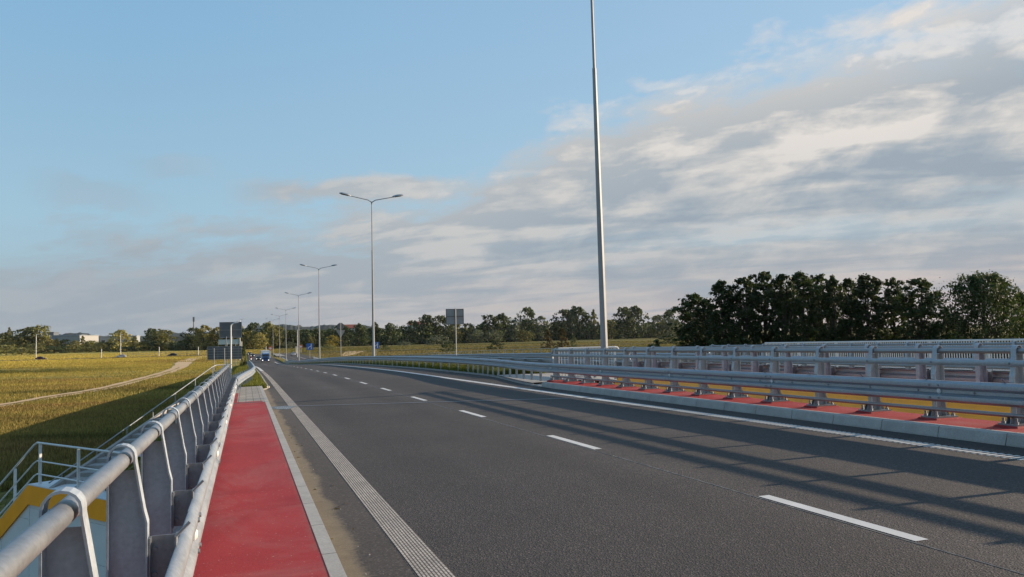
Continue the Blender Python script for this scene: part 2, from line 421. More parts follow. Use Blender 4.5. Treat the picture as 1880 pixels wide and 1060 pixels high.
YB = -30.0
# asphalt of the carriageway we look along, and of the second one
mb = MB()
def r1l(Y): return .6 if Y < 33 else (.6 + .3*sstep(33, 35.5, Y))
def r1r(Y): return 9.06 if Y < 25 else 9.06 + 1.06*sstep(25, 36, Y)
ribbon(mb, [r1l, 1.5, 3, 4.7, 6.5, r1r], ys_road(YB, 424), z1, 0); struct('road', mb, M['asphalt'])
mb = MB()
def r2r(Y): return 20.3 + 4*sstep(260, 330, Y)
ribbon(mb, [12.75, 16.5, 20.0, r2r], ys_road(YB, 424), z2, 0); struct('road', mb, M['asphalt'])
# the road that crosses at the far end
mb = MB()
vs = [(x, y, MEADOW+.16) for x in (-700, -100, 0, 30, 100, 700) for y in (424 - (.01*abs(x)), 434)]
mb.face_block(vs, [(2*i, 2*i+2, 2*i+3, 2*i+1) for i in range(5)]); struct('road', mb, M['asphalt'])
# markings
mk = MB()
for k in range(-3, 40):
    y0 = 4.93 + 5.85*k
    if y0 > 262: break
    ribbon(mk, [4.64, 4.76], yline(y0, y0+1.95, 1), z1, .003)
ribbon(mk, [8.24, 8.48], ys_road(19.5, 262), z1, .003)
for k in range(160):                               # ribbed stretch of the right edge line, each rib a raised bar
    y0 = 3.2 + k*.104; y1_ = y0 + .046 + .056*sstep(15, 19.6, y0); hh_ = .008-.005*sstep(15, 19.6, y0)
    mk.face_block([(x, y, z1(x, y)+h) for h in (.0005, hh_) for x, y in ((8.24,y0),(8.48,y0),(8.48,y1_),(8.24,y1_))], [(4,5,6,7),(0,1,5,4),(1,2,6,5),(2,3,7,6),(3,0,4,7)])
ribbon(mk, [1.12, 1.36], ys_road(70, 300), z1, .003)
for k in range(0, 40):
    y0 = 30 + 9*k
    ribbon(mk, [16.45, 16.57], [y0, y0+3], z2, .003)
ribbon(mk, [12.95, 13.15], ys_road(YB, 330), z2, .003); ribbon(mk, [19.9, 20.1], ys_road(YB, 330), z2, .003)
struct('road_marking', mk, M['paint'])
mk = MB(); ribbon(mk, [1.1206, 1.3546], ys_road(YB, 70), z1, .0015); struct('road_marking', mk, M['studs'])
# seam between the lanes
rnd = random.Random(5)
# sediment along the left kerb, irregular edge
mb = MB(); ribbon(mb, [.6, 1.1], ys_road(-5, 34.4), z1, .0025); struct('gutter_sediment', mb, M['dirt'])
rgl = np.random.default_rng(12); mb = MB()
for _ in range(90):
    y = 3.5+19*rgl.random(); x = .64+.30*rgl.random()**1.6; a = rgl.random()*6.3; r_ = .003+.007*rgl.random()**2; z = z1(x, y)+.004
    vs = [(x+r_*math.cos(a+k*2*PI/5)*(.7+.5*rgl.random()), y+r_*math.sin(a+k*2*PI/5)*(.7+.5*rgl.random()), z) for k in range(5)] + [(x, y, z+r_*.8)]
    mb.face_block(vs, [(k, (k+1)%5, 5) for k in range(5)])
struct('grit', mb, M['concrete'], 'stuff')
mb = MB()
for _ in range(22):
    y = 4+18*rgl.random(); x = .66+.32*rgl.random(); a = rgl.random()*6.3; l_ = .012+.03*rgl.random(); z = z1(x, y)+.006; u = (math.cos(a)*l_, math.sin(a)*l_); v = (-math.sin(a)*l_*.35, math.cos(a)*l_*.35)
    mb.face_block([(x-u[0], y-u[1], z), (x+v[0], y+v[1], z+.008), (x+u[0], y+u[1], z+.002), (x-v[0], y-v[1], z+.012)], [(0,1,2),(0,2,3)])
struct('dead_leaves', mb, M['leaf_brown'], 'stuff')
mb = MB(); ribbon(mb, [4.597, 4.612], ys_road(YB, 200), z1, .0025); struct('lane_seam', mb, M['wet'])
mb = MB(); pts = [(.95+.30*math.cos(a)*(1+.2*math.sin(3*a)), 23.2+.62*math.sin(a)*(1+.15*math.cos(5*a))) for a in [2*PI*k/40 for k in range(40)]]
mb.face_block([(x, y, z1(x, y)+.008) for x, y in pts], [tuple(range(40))]); struct('puddle', mb, M['wet'])
# steel expansion joint, skewed over the deck end
mb = MB(); jx = lambda x: 23.9 - .545*(x-.6)
vs = []
for i in range(13):
    x = .6 + (9.06-.6)*i/12; y = jx(x); vs += [(x, y-.06, z1(x, y-.06)+.009), (x, y+.06, z1(x, y+.06)+.009)]
mb.face_block(vs, [(2*i, 2*i+2, 2*i+3, 2*i+1) for i in range(12)]); struct('expansion_joint', mb, M['galv_dark'])
# left service strip: red coat, stone kerb, pavers, little red edging
mb = MB(); slab(mb, -.8, .498, ys_road(YB, 23.9), z1, .15, -.4); struct('pavement', mb, M['red'])
mb = MB()
y = -6.0
while y < 34.2:
    y1_ = min(y+1.0, 34.3); slab(mb, .5, .6, [y+.006, y1_-.006], z1, .153, -.3); y = y1_
for i in range(6):
    t0, t1 = i/6, (i+1)/6
    a = (.55+.33*sstep(0,1,t0), 34.3+1.4*t0); b_ = (.55+.33*sstep(0,1,t1), 34.3+1.4*t1)
    mb.sweep([(-.05,-.3),(.05,-.3),(.05,.10-.03*t0),(-.05,.10-.03*t0)], [(a[0],a[1],z1(*a)), (b_[0],b_[1],z1(*b_))])
y = 35.7
while y < 240:
    slab(mb, .83, .9, [y+.006, min(y+3,240)-.006], z1, .06, -.3); y += 3
struct('kerb', mb, M['granite'])
mb = MB(); slab(mb, -.45, .499, yline(23.98, 34.3, 1.0), z1, .152, -.3); struct('pavement', mb, M['paver'])
mb = MB(); ribbon(mb, [-.36, -.24], [24.05, 29.4], z1, .158); ribbon(mb, [-.24, .44], [24.05, 24.35], z1, .158); struct('pavement', mb, M['red'])
mb = MB(); slab(mb, -.8, .6, [23.91, 23.97], z1, .156, .02); struct('expansion_joint', mb, M['galv_tube'])
# grass verge left of the road beyond the pavers
mb = MB(); ribbon(mb, [-1.25, -.4, .3, lambda Y: .5+.33*sstep(34.3, 36, Y)], ys_road(34.3, 240), z1, .05); struct('verge', mb, M['meadow'])
# right kerb, red strip on our deck
mb = MB()
y = -8.0
while y < 24.3:
    sec_y = [y+.007, y+1.07-.007]
    vs = []
    for yy in sec_y:
        for x, h in ((9.045,-.3),(9.045,.02),(9.075,.14),(9.09,.152),(9.24,.152),(9.24,-.3)): vs.append((x, yy, z1(x, yy)+h))
    mb.face_block(vs, [(0,1,2,3,4,5), (11,10,9,8,7,6)] + [(k, k+6, (k+1)%6+6, (k+1)%6) for k in range(6)]); y += 1.07
vs = []
for yy, hh in ((24.33,.152),(25.3,.03)):
    for x, h in ((9.045,-.3),(9.045,.01),(9.075,hh-.012),(9.09,hh),(9.24,hh),(9.24,-.3)): vs.append((x, yy, z1(x, yy)+h))
mb.face_block(vs, [(0,1,2,3,4,5), (11,10,9,8,7,6)] + [(k, k+6, (k+1)%6+6, (k+1)%6) for k in range(6)])
struct('kerb', mb, M['granite'])
mb = MB(); slab(mb, 9.243, 10.08, ys_road(YB, 25.2), z1, .148, -.4); slab(mb, 9.62, 10.08, [25.2, 26.2], z1, .147, -.4); struct('pavement', mb, M['red'])
# second deck: kerb, red strips
mb = MB(); slab(mb, 11.53, 12.62, ys_road(YB, 24.5), z2, .148, -.3); struct('pavement', mb, M['red'])
mb = MB(); slab(mb, 12.623, 12.75, ys_road(YB, 24.5), z2, .152, -.3); slab(mb, 20.3, 20.43, ys_road(YB, 34), z2, .152, -.3); struct('kerb', mb, M['granite'])
mb = MB(); slab(mb, 20.433, 23.6, ys_road(YB, 34), z2, .148, -.3); struct('pavement', mb, M['paver'])
# median: paved patch, then grass
mb = MB(); ribbon(mb, [lambda Y: r1r(Y)+.02, 10.5, 12.7], yline(26.25, 33.5, .8), lambda x, y: (z1(x,y) if x < 11.2 else z2(x,y)), .10); struct('pavement', mb, M['concrete'])
mb = MB(); slab(mb, lambda Y: r1r(Y)-.02, 9.63, yline(25.3, 26.3, .25), z1, .04, -.4); struct('pavement', mb, M['concrete'])
mb = MB(); slab(mb, lambda Y: r1r(Y)+.0, lambda Y: r1r(Y)+.08, ys_road(26.25, 245), z1, .07, -.2); struct('kerb', mb, M['concrete'])
mb = MB(); ribbon(mb, [lambda Y: r1r(Y)+.08, 11.2, 12.7], ys_road(33.6, 330), lambda x, y: (z1(x,y) if x < 11 else z2(x,y)), .05); struct('verge', mb, M['meadow'])
mb = MB(); ribbon(mb, [lambda Y: r2r(Y)+.02, lambda Y: r2r(Y)+1.9, lambda Y: r2r(Y)+3.6], ys_road(34, 330), z2, .07); struct('path', mb, M['paver'])
# sandy track across the meadow on the left
TR = [(-41,70),(-26.8,108.5),(-24.1,123),(-20.2,141.4),(-18.3,183),(-16.9,234),(-19.9,309),(-19,375),(-14,424)]
mb = MB()
def trk(off, w):
    vs = []
    P = [Vector((x,y,0)) for x,y in TR]; Q = []
    for i in range(len(P)-1):
        for k in range(8):
            t = k/8; a = P[max(i-1,0)]; b_ = P[i]; c = P[i+1]; d = P[min(i+2,len(P)-1)]
            Q.append(.5*((2*b_)+(c-a)*t+(2*a-5*b_+4*c-d)*t*t+(3*b_-a-3*c+d)*t**3))
    for i, q in enumerate(Q):
        t = (Q[min(i+1,len(Q)-1)]-Q[max(i-1,0)]).normalized(); s_ = Vector((t.y,-t.x,0))
        ww = w*(1+.2*math.sin(i*1.7)) * (1 + 1.6*sstep(190, 330, q.y))
        for e in (-ww, ww):
            p = q + s_*(off+e); vs.append((p.x, p.y, max(ground(p.x, p.y), ground(q.x,q.y))+.07))
    mb.face_block(vs, [(2*i, 2*i+1, 2*i+3, 2*i+2) for i in range(len(Q)-1)])
trk(-.95, .62); trk(.95, .62)
struct('path', mb, M['track'])
# track joining on the right, near the signs
mb = MB(); mb.face_block([(34,318,MEADOW+.2),(37.5,318,MEADOW+.2),(58,424,MEADOW+.2),(48,424,MEADOW+.2)], [(0,1,2,3)]); struct('path', mb, M['track'])
mb = MB(); mb.face_block([(11.9,350,MEADOW+.2),(15.6,338,MEADOW+.2),(15.3,415,MEADOW+.2),(12.4,415,MEADOW+.2)], [(0,1,2,3)]); struct('traffic_island', mb, M['paver'])

# ------------------------------------------------------------------ the two bridge decks and the wing wall
def bridge(name, xa, xb, zf, label, fascia):
    root = tag(empty(name, (xa, 10, zf(xa, 10)-1)), label, 'bridge', 'road bridges')
    mb = MB(); slab(mb, xa+.06, xb-.06, ys_road(YB, 24.0), zf, -.03, -1.15); mb.build('deck_slab', M['concrete'], root)
    for side, x, top in fascia:
        mb = MB(); y = YB
        while y < 24.4:
            y1_ = min(y+1.25, 24.45)
            a, b_ = (x-.05, x+.02) if side < 0 else (x-.02, x+.05)
            vs = []
            for yy in (y+.004, y1_-.004):
                c = zf(x, yy)
                sec = ((a, -.45), (a, top-.03), (a+.012, top-.008), (a+.03, top), (b_, top), (b_, -.45)) if side < 0 else ((b_, -.45), (b_, top-.03), (b_-.012, top-.008), (b_-.03, top), (a, top), (a, -.45))
                if side < 0 and top > .2: sec = ((a-.26, -.45), (a-.26, -.06), (a-.015, top-.02), (a+.03, top), (b_, top), (b_, -.45))  # board face sloped only to gather more sky light and look brighter
                vs += [(q, yy, c+h) for q, h in sec]
            mb.face_block(vs, [(0,1,2,3,4,5), (11,10,9,8,7,6)] + [(k, k+6, (k+1)%6+6, (k+1)%6) for k in range(6)]); y = y1_
        mb.build('fascia', M['yellow'], root)
    mb = MB(); mb.box(xa+.3, xb-.3, 18.5, 24.0, MEADOW-.5, prof(20)-1.2); mb.build('abutment', M['concrete'], root)
    return root
bridge('bridge', -.8, 10.12, z1, 'concrete road bridge in the foreground under our carriageway', [(-1, -.82, .15)])
bridge('bridge', 11.5, 23.75, z2, 'second road bridge beside it with ochre yellow edge boards', [(-1, 11.5, .245), (1, 23.77, .15)])

WP = [Vector((-.8,17.8,-1.93)), Vector((-5.25,24.07,-1.95)), Vector((-6.3,25.55,-3.12)), Vector((-8.3,28.37,-5.1))]
wd = (WP[1]-WP[0]); wd.z = 0; wd.normalize(); wn = Vector((-wd.y, wd.x, 0))
if wn.y > 0: wn = -wn                                     # towards the viewer
root = tag(empty('wing_wall', (-3, 21, MEADOW)), 'pale panelled bridge wing wall with yellow coping below the railing', 'wall')
def wpt(i, out, dz): return tuple(WP[i] + wn*out + Vector((0,0,dz)))
mb = MB()
mb.prism([wpt(0,-.06,-.1), wpt(1,-.06,-.1), wpt(2,-.06,-.1), wpt(3,-.06,-.1), (WP[3].x, WP[3].y, -6), (WP[0].x, WP[0].y, -6)], -wn*.80)
mb.build('wall_core', M['dark_gap'], root)
mb = MB()                                                  # sheet panels with open joints
def top_at(s):
    d = [(p-WP[0]).to_2d().length for p in WP]
    return float(np.interp(s, d, [p.z for p in WP]))
Ltot = (WP[3]-WP[0]).to_2d().length
s_ = 0.0; j = 0
while s_ < Ltot-.2:
    dk_ = (WP[1]-WP[0]).to_2d().length; s1_ = min(s_+1.62, Ltot)
    if s_ < dk_-.05 < s1_: s1_ = dk_
    z = -1.6 - (.3 if j % 2 else 0)
    while z > -6:
        zb = z-.92; ta, tb = top_at(s_)-.25, top_at(s1_)-.25
        sm = [s_+.008+(s1_-s_-.016)*q/24 for q in range(25)]; tp = [(q, min(z, top_at(q)-.25)-.008) for q in sm]; tp = [(q, h) for q, h in tp if h > zb+.001]
        if len(tp) > 1:
            at_ = lambda q, h: Vector(((WP[0]+wd*q).x, (WP[0]+wd*q).y, h))
            mb.prism([at_(q, h) for q, h in tp] + [at_(tp[-1][0], zb), at_(tp[0][0], zb)], -wn*.04)
        z = zb
    s_ = s1_; j += 1
mb.build('cladding', M['panel'], root)
mb = MB()
for i in range(3):
    q = [wpt(i,.05,0), wpt(i+1,.05,0), wpt(i+1,.05,-.48), wpt(i,.05,-.48)]
    mb.prism(q, -wn*.08)
mb.build('coping', M['yellow'], root)
mb = MB()
for i in range(3): mb.prism([wpt(i,.053,.03), wpt(i+1,.053,.03), wpt(i+1,.053,.004), wpt(i,.053,.004)], -wn*.80)
mb.build('coping_top', M['panel'], root)

def wrail():
    root = tag(empty('railing', (-4, 22, -1.9)), 'pale three rail handrailing on top of the yellow wing wall', 'railing')
    def at(s, dz):
        p = WP[0]+wd*s-wn*.12; return Vector((p.x, p.y, top_at(s)+dz))
    d1 = (WP[1]-WP[0]).to_2d().length
    for h, r in ((1.06,.026),(.60,.019),(.27,.019)):
        mb = MB(); mb.tube([at(.3,h), at(d1-.12,h), at(d1+.06,h-.03), at(Ltot-.2,h)], r, 8); mb.build('rail', M['white_paint'], root, True)
    for s in [d1-.28-2.0*k for k in range(4)] + [d1+1.15, d1+2.45, d1+3.9]:
        if s > Ltot: continue
        p = at(s, 0); mb = MB(); mb.obox((p.x,p.y,p.z+.52), wd*.026, wn*.03, (0,0,.52)); mb.build('post', M['white_paint'], root)
wrail()
# stair down the bank beside the deck, with its own handrail
A = Vector((-1.15,34.2,-.26)); B = Vector((-4.62,23.1,-2.72)); sd = (B-A); n2 = Vector((-sd.y, sd.x, 0)).normalized()
if n2.x < 0: n2 = -n2
root = tag(empty('staircase', tuple(B)), 'concrete block staircase running down the grassy bank beside the left barrier', 'stairs')
mb = MB(); ns = 22
for i in range(4, ns):
    p = A+sd*(i/ns); q = A+sd*((i+1)/ns); c = (p+q)/2 + Vector((0,0,.54+.26*i/ns)); d = q-p; d.z = 0
    mb.obox(c+n2*.36+Vector((0,0,-.47)), d*.5*.985, n2*.26, (0,0,.42))
mb.build('steps', M['concrete'], root)
mb = MB(); P0 = A+sd*.16+Vector((0,0,.60)); P1 = B+Vector((0,0,.82))
for e in (.0, .62): mb.prism([P0+n2*e, P1+n2*e, P1+n2*e+Vector((0,0,-1.2)), P0+n2*e+Vector((0,0,-1.0))], n2*.10)
mb.build('stringer', M['concrete'], root)
root = tag(empty('handrail', tuple(A)), 'thin metal handrail sloping down the grassy bank along the stair', 'handrail')
mb = MB(); hh = Vector((0,0,.93)); mb.tube([A+hh+Vector((.62,.2,.0)), A+hh+Vector((.05,.0,.0)), A+hh+sd*.02, B+hh], .017, 8); mb.build('rail', M['galv_tube'], root, True)
for i in range(7):
    p = A+sd*(.02+i*.155); mb = MB(); mb.tube([p+Vector((0,0,-.2)), p+hh], .017, 6); mb.build('post', M['galv_tube'], root, True)

# ------------------------------------------------------------------ bridge barriers
WSEC = [(0,.155),(.03,.150),(.08,.118),(.083,.09),(.08,.062),(.018,.022),(.018,-.022),(.08,-.062),(.083,-.09),(.08,-.118),(.03,-.150),(0,-.155)]
def wsec(side, sc=1.0):
    o = [(side*d*sc, h) for d, h in WSEC]; i = [(side*(d*sc-.006), h*.985) for d, h in WSEC]
    return o + i[::-1]
def post_mesh(side, zt=1.0):
    """local: origin on the strip surface under the tube centre; side = +1: the road is towards +X"""
    r = .055; mb = MB()
    front = [(.115,.02),(.115,.64),(.10,.70),(.062,zt-.02)]
    prof_ = [(-.062,.02),(-.062,zt-.02)] + [(-r*math.cos(a)*1.12, zt+.0+r*1.12*math.sin(a)) for a in [PI*k/8 for k in range(9)]] + front[::-1]
    pts = [(side*x, z) for x, z in prof_]
    w0, w1 = -.062, .018
    n = len(pts); cx = 0
    inner = []
    for i, (x, z) in enumerate(pts):
        a = Vector(pts[max(i-1,0)]); b_ = Vector(pts[min(i+1,n-1)]); t = (b_-a).normalized(); nn = Vector((t.y, -t.x))
        if nn.dot(Vector((0 - x, .75 - z))) < 0: nn = -nn
        inner.append((x+nn.x*.009, z+nn.y*.009))
    for i in range(n-1):
        q = [pts[i], pts[i+1], inner[i+1], inner[i]]
        mb.prism([(x, w0, z) for x, z in q], (0, w1-w0, 0))
    web = [(side*x, z) for x, z in [(-.058,.02),(-.058,zt-.07),(.058,zt-.07),(.096,.70),(.108,.64),(.108,.02)]]
    mb.prism([(x, .008, z) for x, z in web], (0, .008, 0))
    return mb.mesh('post', M['galv_post'])
def base_mesh(side):
    mb = MB(); mb.box(-.19, .165, -.15, .15, .0, .022) if side > 0 else mb.box(-.21, .19, -.15, .15, .0, .022)
    for x in ((.142 if side > 0 else -.165), -side*.145):
        for y in (-.10, .10):
            mb.lathe((x, y, .022), [(.026,0),(.026,.028),(.016,.03),(.016,.075)], 8)
    mb.prism([(side*.117,-.03,.022),(side*.19,-.03,.022),(side*.165,-.03,.09),(side*.117,-.03,.13)], (0,.012,0))
    mb.prism([(side*.117,.03,.022),(side*.19,.03,.022),(side*.165,.03,.09),(side*.117,.03,.13)], (0,.012,0))
    mb.prism([(-side*.064,-.005,.022),(-side*.18,-.005,.022),(-side*.064,-.005,.26)], (0,.01,0))
    return mb.mesh('base_plate', M['galv_dark'])
def pad_mesh(k=1.0):
    mb = MB(); mb.face_block([(-.25,-.19,-.005),(.25,-.19,-.005),(.25,.19,-.005),(-.25,.19,-.005),(-.225,-.165,.018),(.225,-.165,.018),(.225,.165,.018),(-.225,.165,.018)],
        [(0,3,2,1),(4,5,6,7),(0,1,5,4),(1,2,6,5),(2,3,7,6),(3,0,4,7)])
    mb.v = [(x*k-(.03 if k < 1 else 0), y, z) for x, y, z in mb.v]
    return mb.mesh('mortar_pad', M['red'])
def spacer_mesh(side):
    mb = MB(); s = side
    mb.box(*sorted((s*.118, s*.24)), .008, .016, .36, .58)
    mb.box(*sorted((s*.118, s*.126)), -.05, .016, .36, .58); mb.box(*sorted((s*.233, s*.241)), -.05, .06, .36, .58)
    mb.lathe((s*.205, .016, .42), [(.014,0),(.014,.012)], 8, 'y'); mb.lathe((s*.205, -.006, .42), [(.014,0),(.014,.014)], 8, 'y')
    mb.lathe((s*.14, -.006, .40), [(.012,0),(.012,.014)], 8, 'y'); mb.lathe((s*.14, -.006, .52), [(.012,0),(.012,.014)], 8, 'y')
    mb.tube([(s*.235, -.03, .575), (s*.30, -.03, .64)], .008, 6)
    return mb.mesh('spacer', M['galv_dark'])
PADM = {1: pad_mesh(.86), -1: pad_mesh()}
POSTM = {s: post_mesh(s) for s in (-1, 1)}; LOWPOST = post_mesh(1, .95); BASEM = {s: base_mesh(s) for s in (-1, 1)}; SPCM = {s: spacer_mesh(s) for s in (-1, 1)}
def bridge_barrier(X, side, y0, y1, first, step, zf, label, rails=True, seam0=9.46, dep=1.0, setb=.242, tz=1.15, bz=.575):
    root = tag(empty('bridge_barrier', (X, first, zf(X, first)+.15)), label, 'barrier', 'steel bridge barriers')
    O = worldloc(root)
    k0 = int(math.ceil((y0-first)/step)); k1 = int(math.floor((y1-first)/step)); last = first+k1*step
    for k in range(k0, k1+1):
        y = first+k*step; zz = zf(X, y)+.15
        p = link('post', LOWPOST if tz < 1.12 else POSTM[side], root, Vector((X, y, zz+.018))-O)
        link('base_plate', BASEM[side], p, (0,0,0)); link('mortar_pad', PADM[side], p, (0,0,-.018)); link('spacer', SPCM[side], p, (0,0,-.018))
    # top tube with its curled end
    pts = [(X, y, zf(X, y)+tz) for y in yline(y0, last+.15, 2.0)]
    yc = last+.15; zc = zf(X, yc)+tz-.22
    pts += [(X, yc+.22*math.sin(a), zc+.22*math.cos(a)) for a in [PI*k/8 for k in range(1, 9)]] + [(X, last-.02, zc-.22)]
    mb = MB(); mb.tube(pts, .038, 14); mb.build('top_rail', M['galv_tube'], root, True)
    # W beam in 4 m lengths, one lapped over the next
    xb = X+side*setb; ya = seam0-4*math.ceil((seam0-y0)/4); i = 0
    while ya < y1-.1:
        yb = min(ya+4.0, y1); a = max(ya, y0)
        mb = MB(); off = .0 if i % 2 else .003
        path = [(xb+side*off, y, zf(X, y)+bz) for y in yline(a, yb+(.16 if yb < y1 else 0), 2)]
        mb.sweep(wsec(side, dep), path)
        if i % 2 == 0:
            pass
        nf = len(mb.f); bb = mb
        for yy in (a+.06, a+.22):
            for h in (.09, -.09): bb.lathe((xb+side*(.083*dep+.003), yy, zf(X, yy)+bz+h), [(.016,0),(.013,side*.011)], 8, 'x')
        for yy in yline(a+.5, yb-.5, 1.33): bb.lathe((xb+side*.018*dep, yy, zf(X, yy)+bz), [(.018,0),(.015,side*.014)], 8, 'x')
        bm_ = mb.build('beam', M['galv'], root, True); bm_.data.materials.append(M['galv_dark'])
        for pl in bm_.data.polygons[nf:]: pl.material_index = 1
        rf = MB(); rf.lathe((xb+side*.02*dep, a+.1, zf(X, a)+bz), [(.034,0),(.036,side*.02),(.02,side*.034)], 12, 'x'); rf.build('reflector', M['white_paint'], bm_, True)
        ya += 4.0; i += 1
    if rails:
        xm = X+side*.135
        mb = MB(); sq = [(-.022,-.042),(.018,-.042),(.026,-.03),(.026,.03),(.018,.042),(-.022,.042)]
        mb.sweep([(side*a, b) for a, b in sq], [(xm-side*.04, y, zf(X, y)+.985) for y in yline(y0, last+.1, 2)]); mb.build('middle_rail', M['galv'], root, True)
        mb = MB(); mb.tube([(xm+side*.02, y, zf(X, y)+.30) for y in yline(y0, last+.1, 2)], .03, 10); mb.build('lower_rail', M['galv_tube'], root, True)
        mb = MB(); y = first+k0*step
        while y <= last+.01:
            for h, dx in ((.985, .118), (.30, .165)): mb.lathe((X+side*(dx+.0), y, zf(X, y)+h), [(.017,0),(.013,side*.014)], 8, 'x')
            y += step
        mb.build('bolts', M['galv_dark'], root)
    return root
barL = bridge_barrier(-.56, 1, -6, 28.6, 3.03, 1.33, z1, 'galvanised bridge barrier beside the red strip at the left edge', False, 5.2, .55, .24, 1.10, .53)
bridge_barrier(9.82, -1, -6, 26.1, 8.51, 1.33, z1, 'galvanised bridge barrier with extra rails right of the road before the yellow boards')
bridge_barrier(12.0, 1, -6, 25.0, 8.47, 1.33, z2, 'galvanised bridge barrier on the second deck, seen from behind', False, 8.4)
bridge_barrier(20.75, -1, -6, 34.0, 8.7, 1.33, z2, 'galvanised bridge barrier on the far side of the second deck', True, 8.0)

# ------------------------------------------------------------------ roadside guardrails
def gpost_mesh(side):
    mb = MB()
    mb.box(*sorted((side*.0, side*-.006)), -.06, .06, -.5, .71); mb.box(*sorted((0, side*-.055)), -.06, -.054, -.5, .71); mb.box(*sorted((0, side*-.055)), .054, .06, -.5, .71)
    mb.box(*sorted((side*.0, side*.055)), -.05, .05, .45, .66)
    return mb.mesh('post', M['galv'])
GP = {s: gpost_mesh(s) for s in (-1, 1)}
def guardrail(label, side, xf, zf, ypts, y0, y1, h=.575, lead=None, rails=0):
    root = tag(empty('guardrail', (xf(ypts[0]), ypts[0], zf(xf(ypts[0]), ypts[0]))), label, 'guardrail', 'steel roadside guardrails')
    O = worldloc(root); rest = MB()
    for i, y in enumerate(ypts):
        x = xf(y)-side*.06
        if i < 100: link('post', GP[side], root, Vector((x, y, zf(x, y)+.0))-O)
        else: rest.box(x-.05, x+.05, y-.06, y+.06, zf(x, y)-.3, zf(x, y)+.71)
    if rest.v: tag(rest.build('post', M['galv'], root), kind='stuff')
    path = list(lead or []) + [(xf(y), y, zf(xf(y), y)+h) for y in ys_road(y0, y1)]
    mb = MB(); mb.sweep(wsec(side), path); bm_ = mb.build('beam', M['galv'], root, True)
    mb = MB(); y = y0+1
    while y < min(y1, 110):
        for dy in (0, .16):
            for hh_ in (.09, -.09): mb.lathe((xf(y)+side*.083, y+dy, zf(xf(y), y)+h+hh_), [(.016,0),(.013,side*.011)], 6, 'x')
        y += 4
    mb.build('bolts', M['galv_dark'], bm_)
    for k in range(rails):
        mb = MB(); mb.tube([(xf(y)-side*.17, y, zf(xf(y), y)+.66) for y in ys_road(y0, y1)], .03, 8); mb.build('back_rail', M['galv'], root, True)
    return root
yp = yline(26.95, 39.0, 1.005) + [41.0+2*k for k in range(98)]
zmed = lambda x, y: z1(min(x, 10.2), y)+.05
guardrail('long grey guardrail in the median along the edge of our road', -1, lambda y: 9.578 + .62*sstep(26, 40, y), lambda x, y: z1(9.6, y)+.05*sstep(26,34,y), yp, 26.1, 236)
guardrail('second grey guardrail behind the first, along the other carriageway', 1, lambda y: 12.25, lambda x, y: z2(12, y)+.05, [26+2*k for k in range(118)], 25.0, 300, rails=1)
guardrail('farthest grey guardrail, on the far side of the other carriageway', -1, lambda y: 20.6+4*sstep(260,330,y), lambda x, y: z2(20.6, y)+.07, [35+2*k for k in range(118)], 34.0, 300)
lead = [(-.322, 28.6, z1(-.3,28.6)+.53), (-.315, 30.0, z1(-.3,30)+.532), (-.12, 33.6, z1(0,33.6)+.55), (.22, 38.8, z1(0,38.8)+.585)]
ypl = [29.6, 30.9, 32.2, 33.5, 34.8, 36.1, 37.4, 38.7] + [40.5+2*k for k in range(100)]
xl = lambda y: float(np.interp(y, [28.6,30,33.6,38.8,42], [-.32,-.31,-.12,.22,.36]))
guardrail('grey guardrail flaring out beyond the pavers and running down the left roadside', 1, xl, lambda x, y: z1(0, y)+.05, ypl, 42, 236, .585, lead)

# ------------------------------------------------------------------ pale pedestrian railings
def railing(label, P, height, zf, post_step, bal, name='railing', mat=None, group='pale bridge railings', th=.03):
    """P: plan polyline of two points"""
    mat = mat or M['white_paint']; a = Vector((P[0][0], P[0][1], 0)); b = Vector((P[1][0], P[1][1], 0)); Ln = (b-a).length; u = (b-a)/Ln; v = Vector((-u.y, u.x, 0))
    root = tag(empty(name, (a.x, a.y, zf(a.x, a.y))), label, 'railing', group)
    def at(s, h): p = a+u*s; return Vector((p.x, p.y, zf(p.x, p.y)+h))
    ss = yline(0, Ln, 3)
    mb = MB(); mb.sweep([(-th*1.3,-th),(th*1.3,-th),(th*1.3,th*.6),(th*.8,th),(-th*.8,th),(-th*1.3,th*.6)], [at(s, height) for s in ss]); mb.build('top_rail', mat, root)
    mb = MB(); mb.sweep([(-.02,-.02),(.02,-.02),(.02,.02),(-.02,.02)], [at(s, .12) for s in ss]); mb.build('bottom_rail', mat, root)
    np_ = max(1, round(Ln/post_step)); st = Ln/np_
    for k in range(np_+1):
        p = at(k*st, 0); mb = MB(); mb.obox((p.x,p.y,p.z+height/2-.03), u*.035, v*.03, (0,0,height/2)); mb.build('post', mat, root)
    if bal:
        for k in range(np_):
            mb = MB(); m_ = int(st/bal)
            for i in range(1, m_):
                p = at(k*st+i*st/m_, 0); mb.obox((p.x,p.y,p.z+.12+(height-.12)/2), u*.009, v*.016, (0,0,(height-.14)/2))
            mb.build('baluster_panel', mat, root)
    return root
zs2 = lambda x, y: z2(23, y)+.148
railing('tall white baluster railing on the far edge of the second bridge before the dark trees', ((23.3,1.5),(23.3,33.5)), 1.10, zs2, 2.5, .105)
railing('lower grey baluster railing continuing beyond the tall white one', ((23.3,33.6),(23.3,62)), .98, lambda x, y: z2(23, y)+.1, 2.4, .13, mat=M['pole'])
railing('long light fence of thin posts and wires on the far verge beyond the guardrails', ((23.3,62.2),(23.3,255)), 1.05, lambda x, y: z2(23, y)+.08, 2.47, 0, mat=M['pole'], th=.018)
rr = railing('short bright railing across the gap between the two bridges beside the tall mast', ((9.98,26.0),(12.05,26.0)), 1.07, lambda x, y: z1(10, 26)+.13, 1.9, .115)
mb = MB(); z_ = z1(10,26)+.13+1.05; mb.tube([(12.05,26,z_+.02),(12.16,26,z_-.0),(12.2,26,z_-.08)], .035, 8); mb.build('rail_end', M['white_paint'], rr, True)
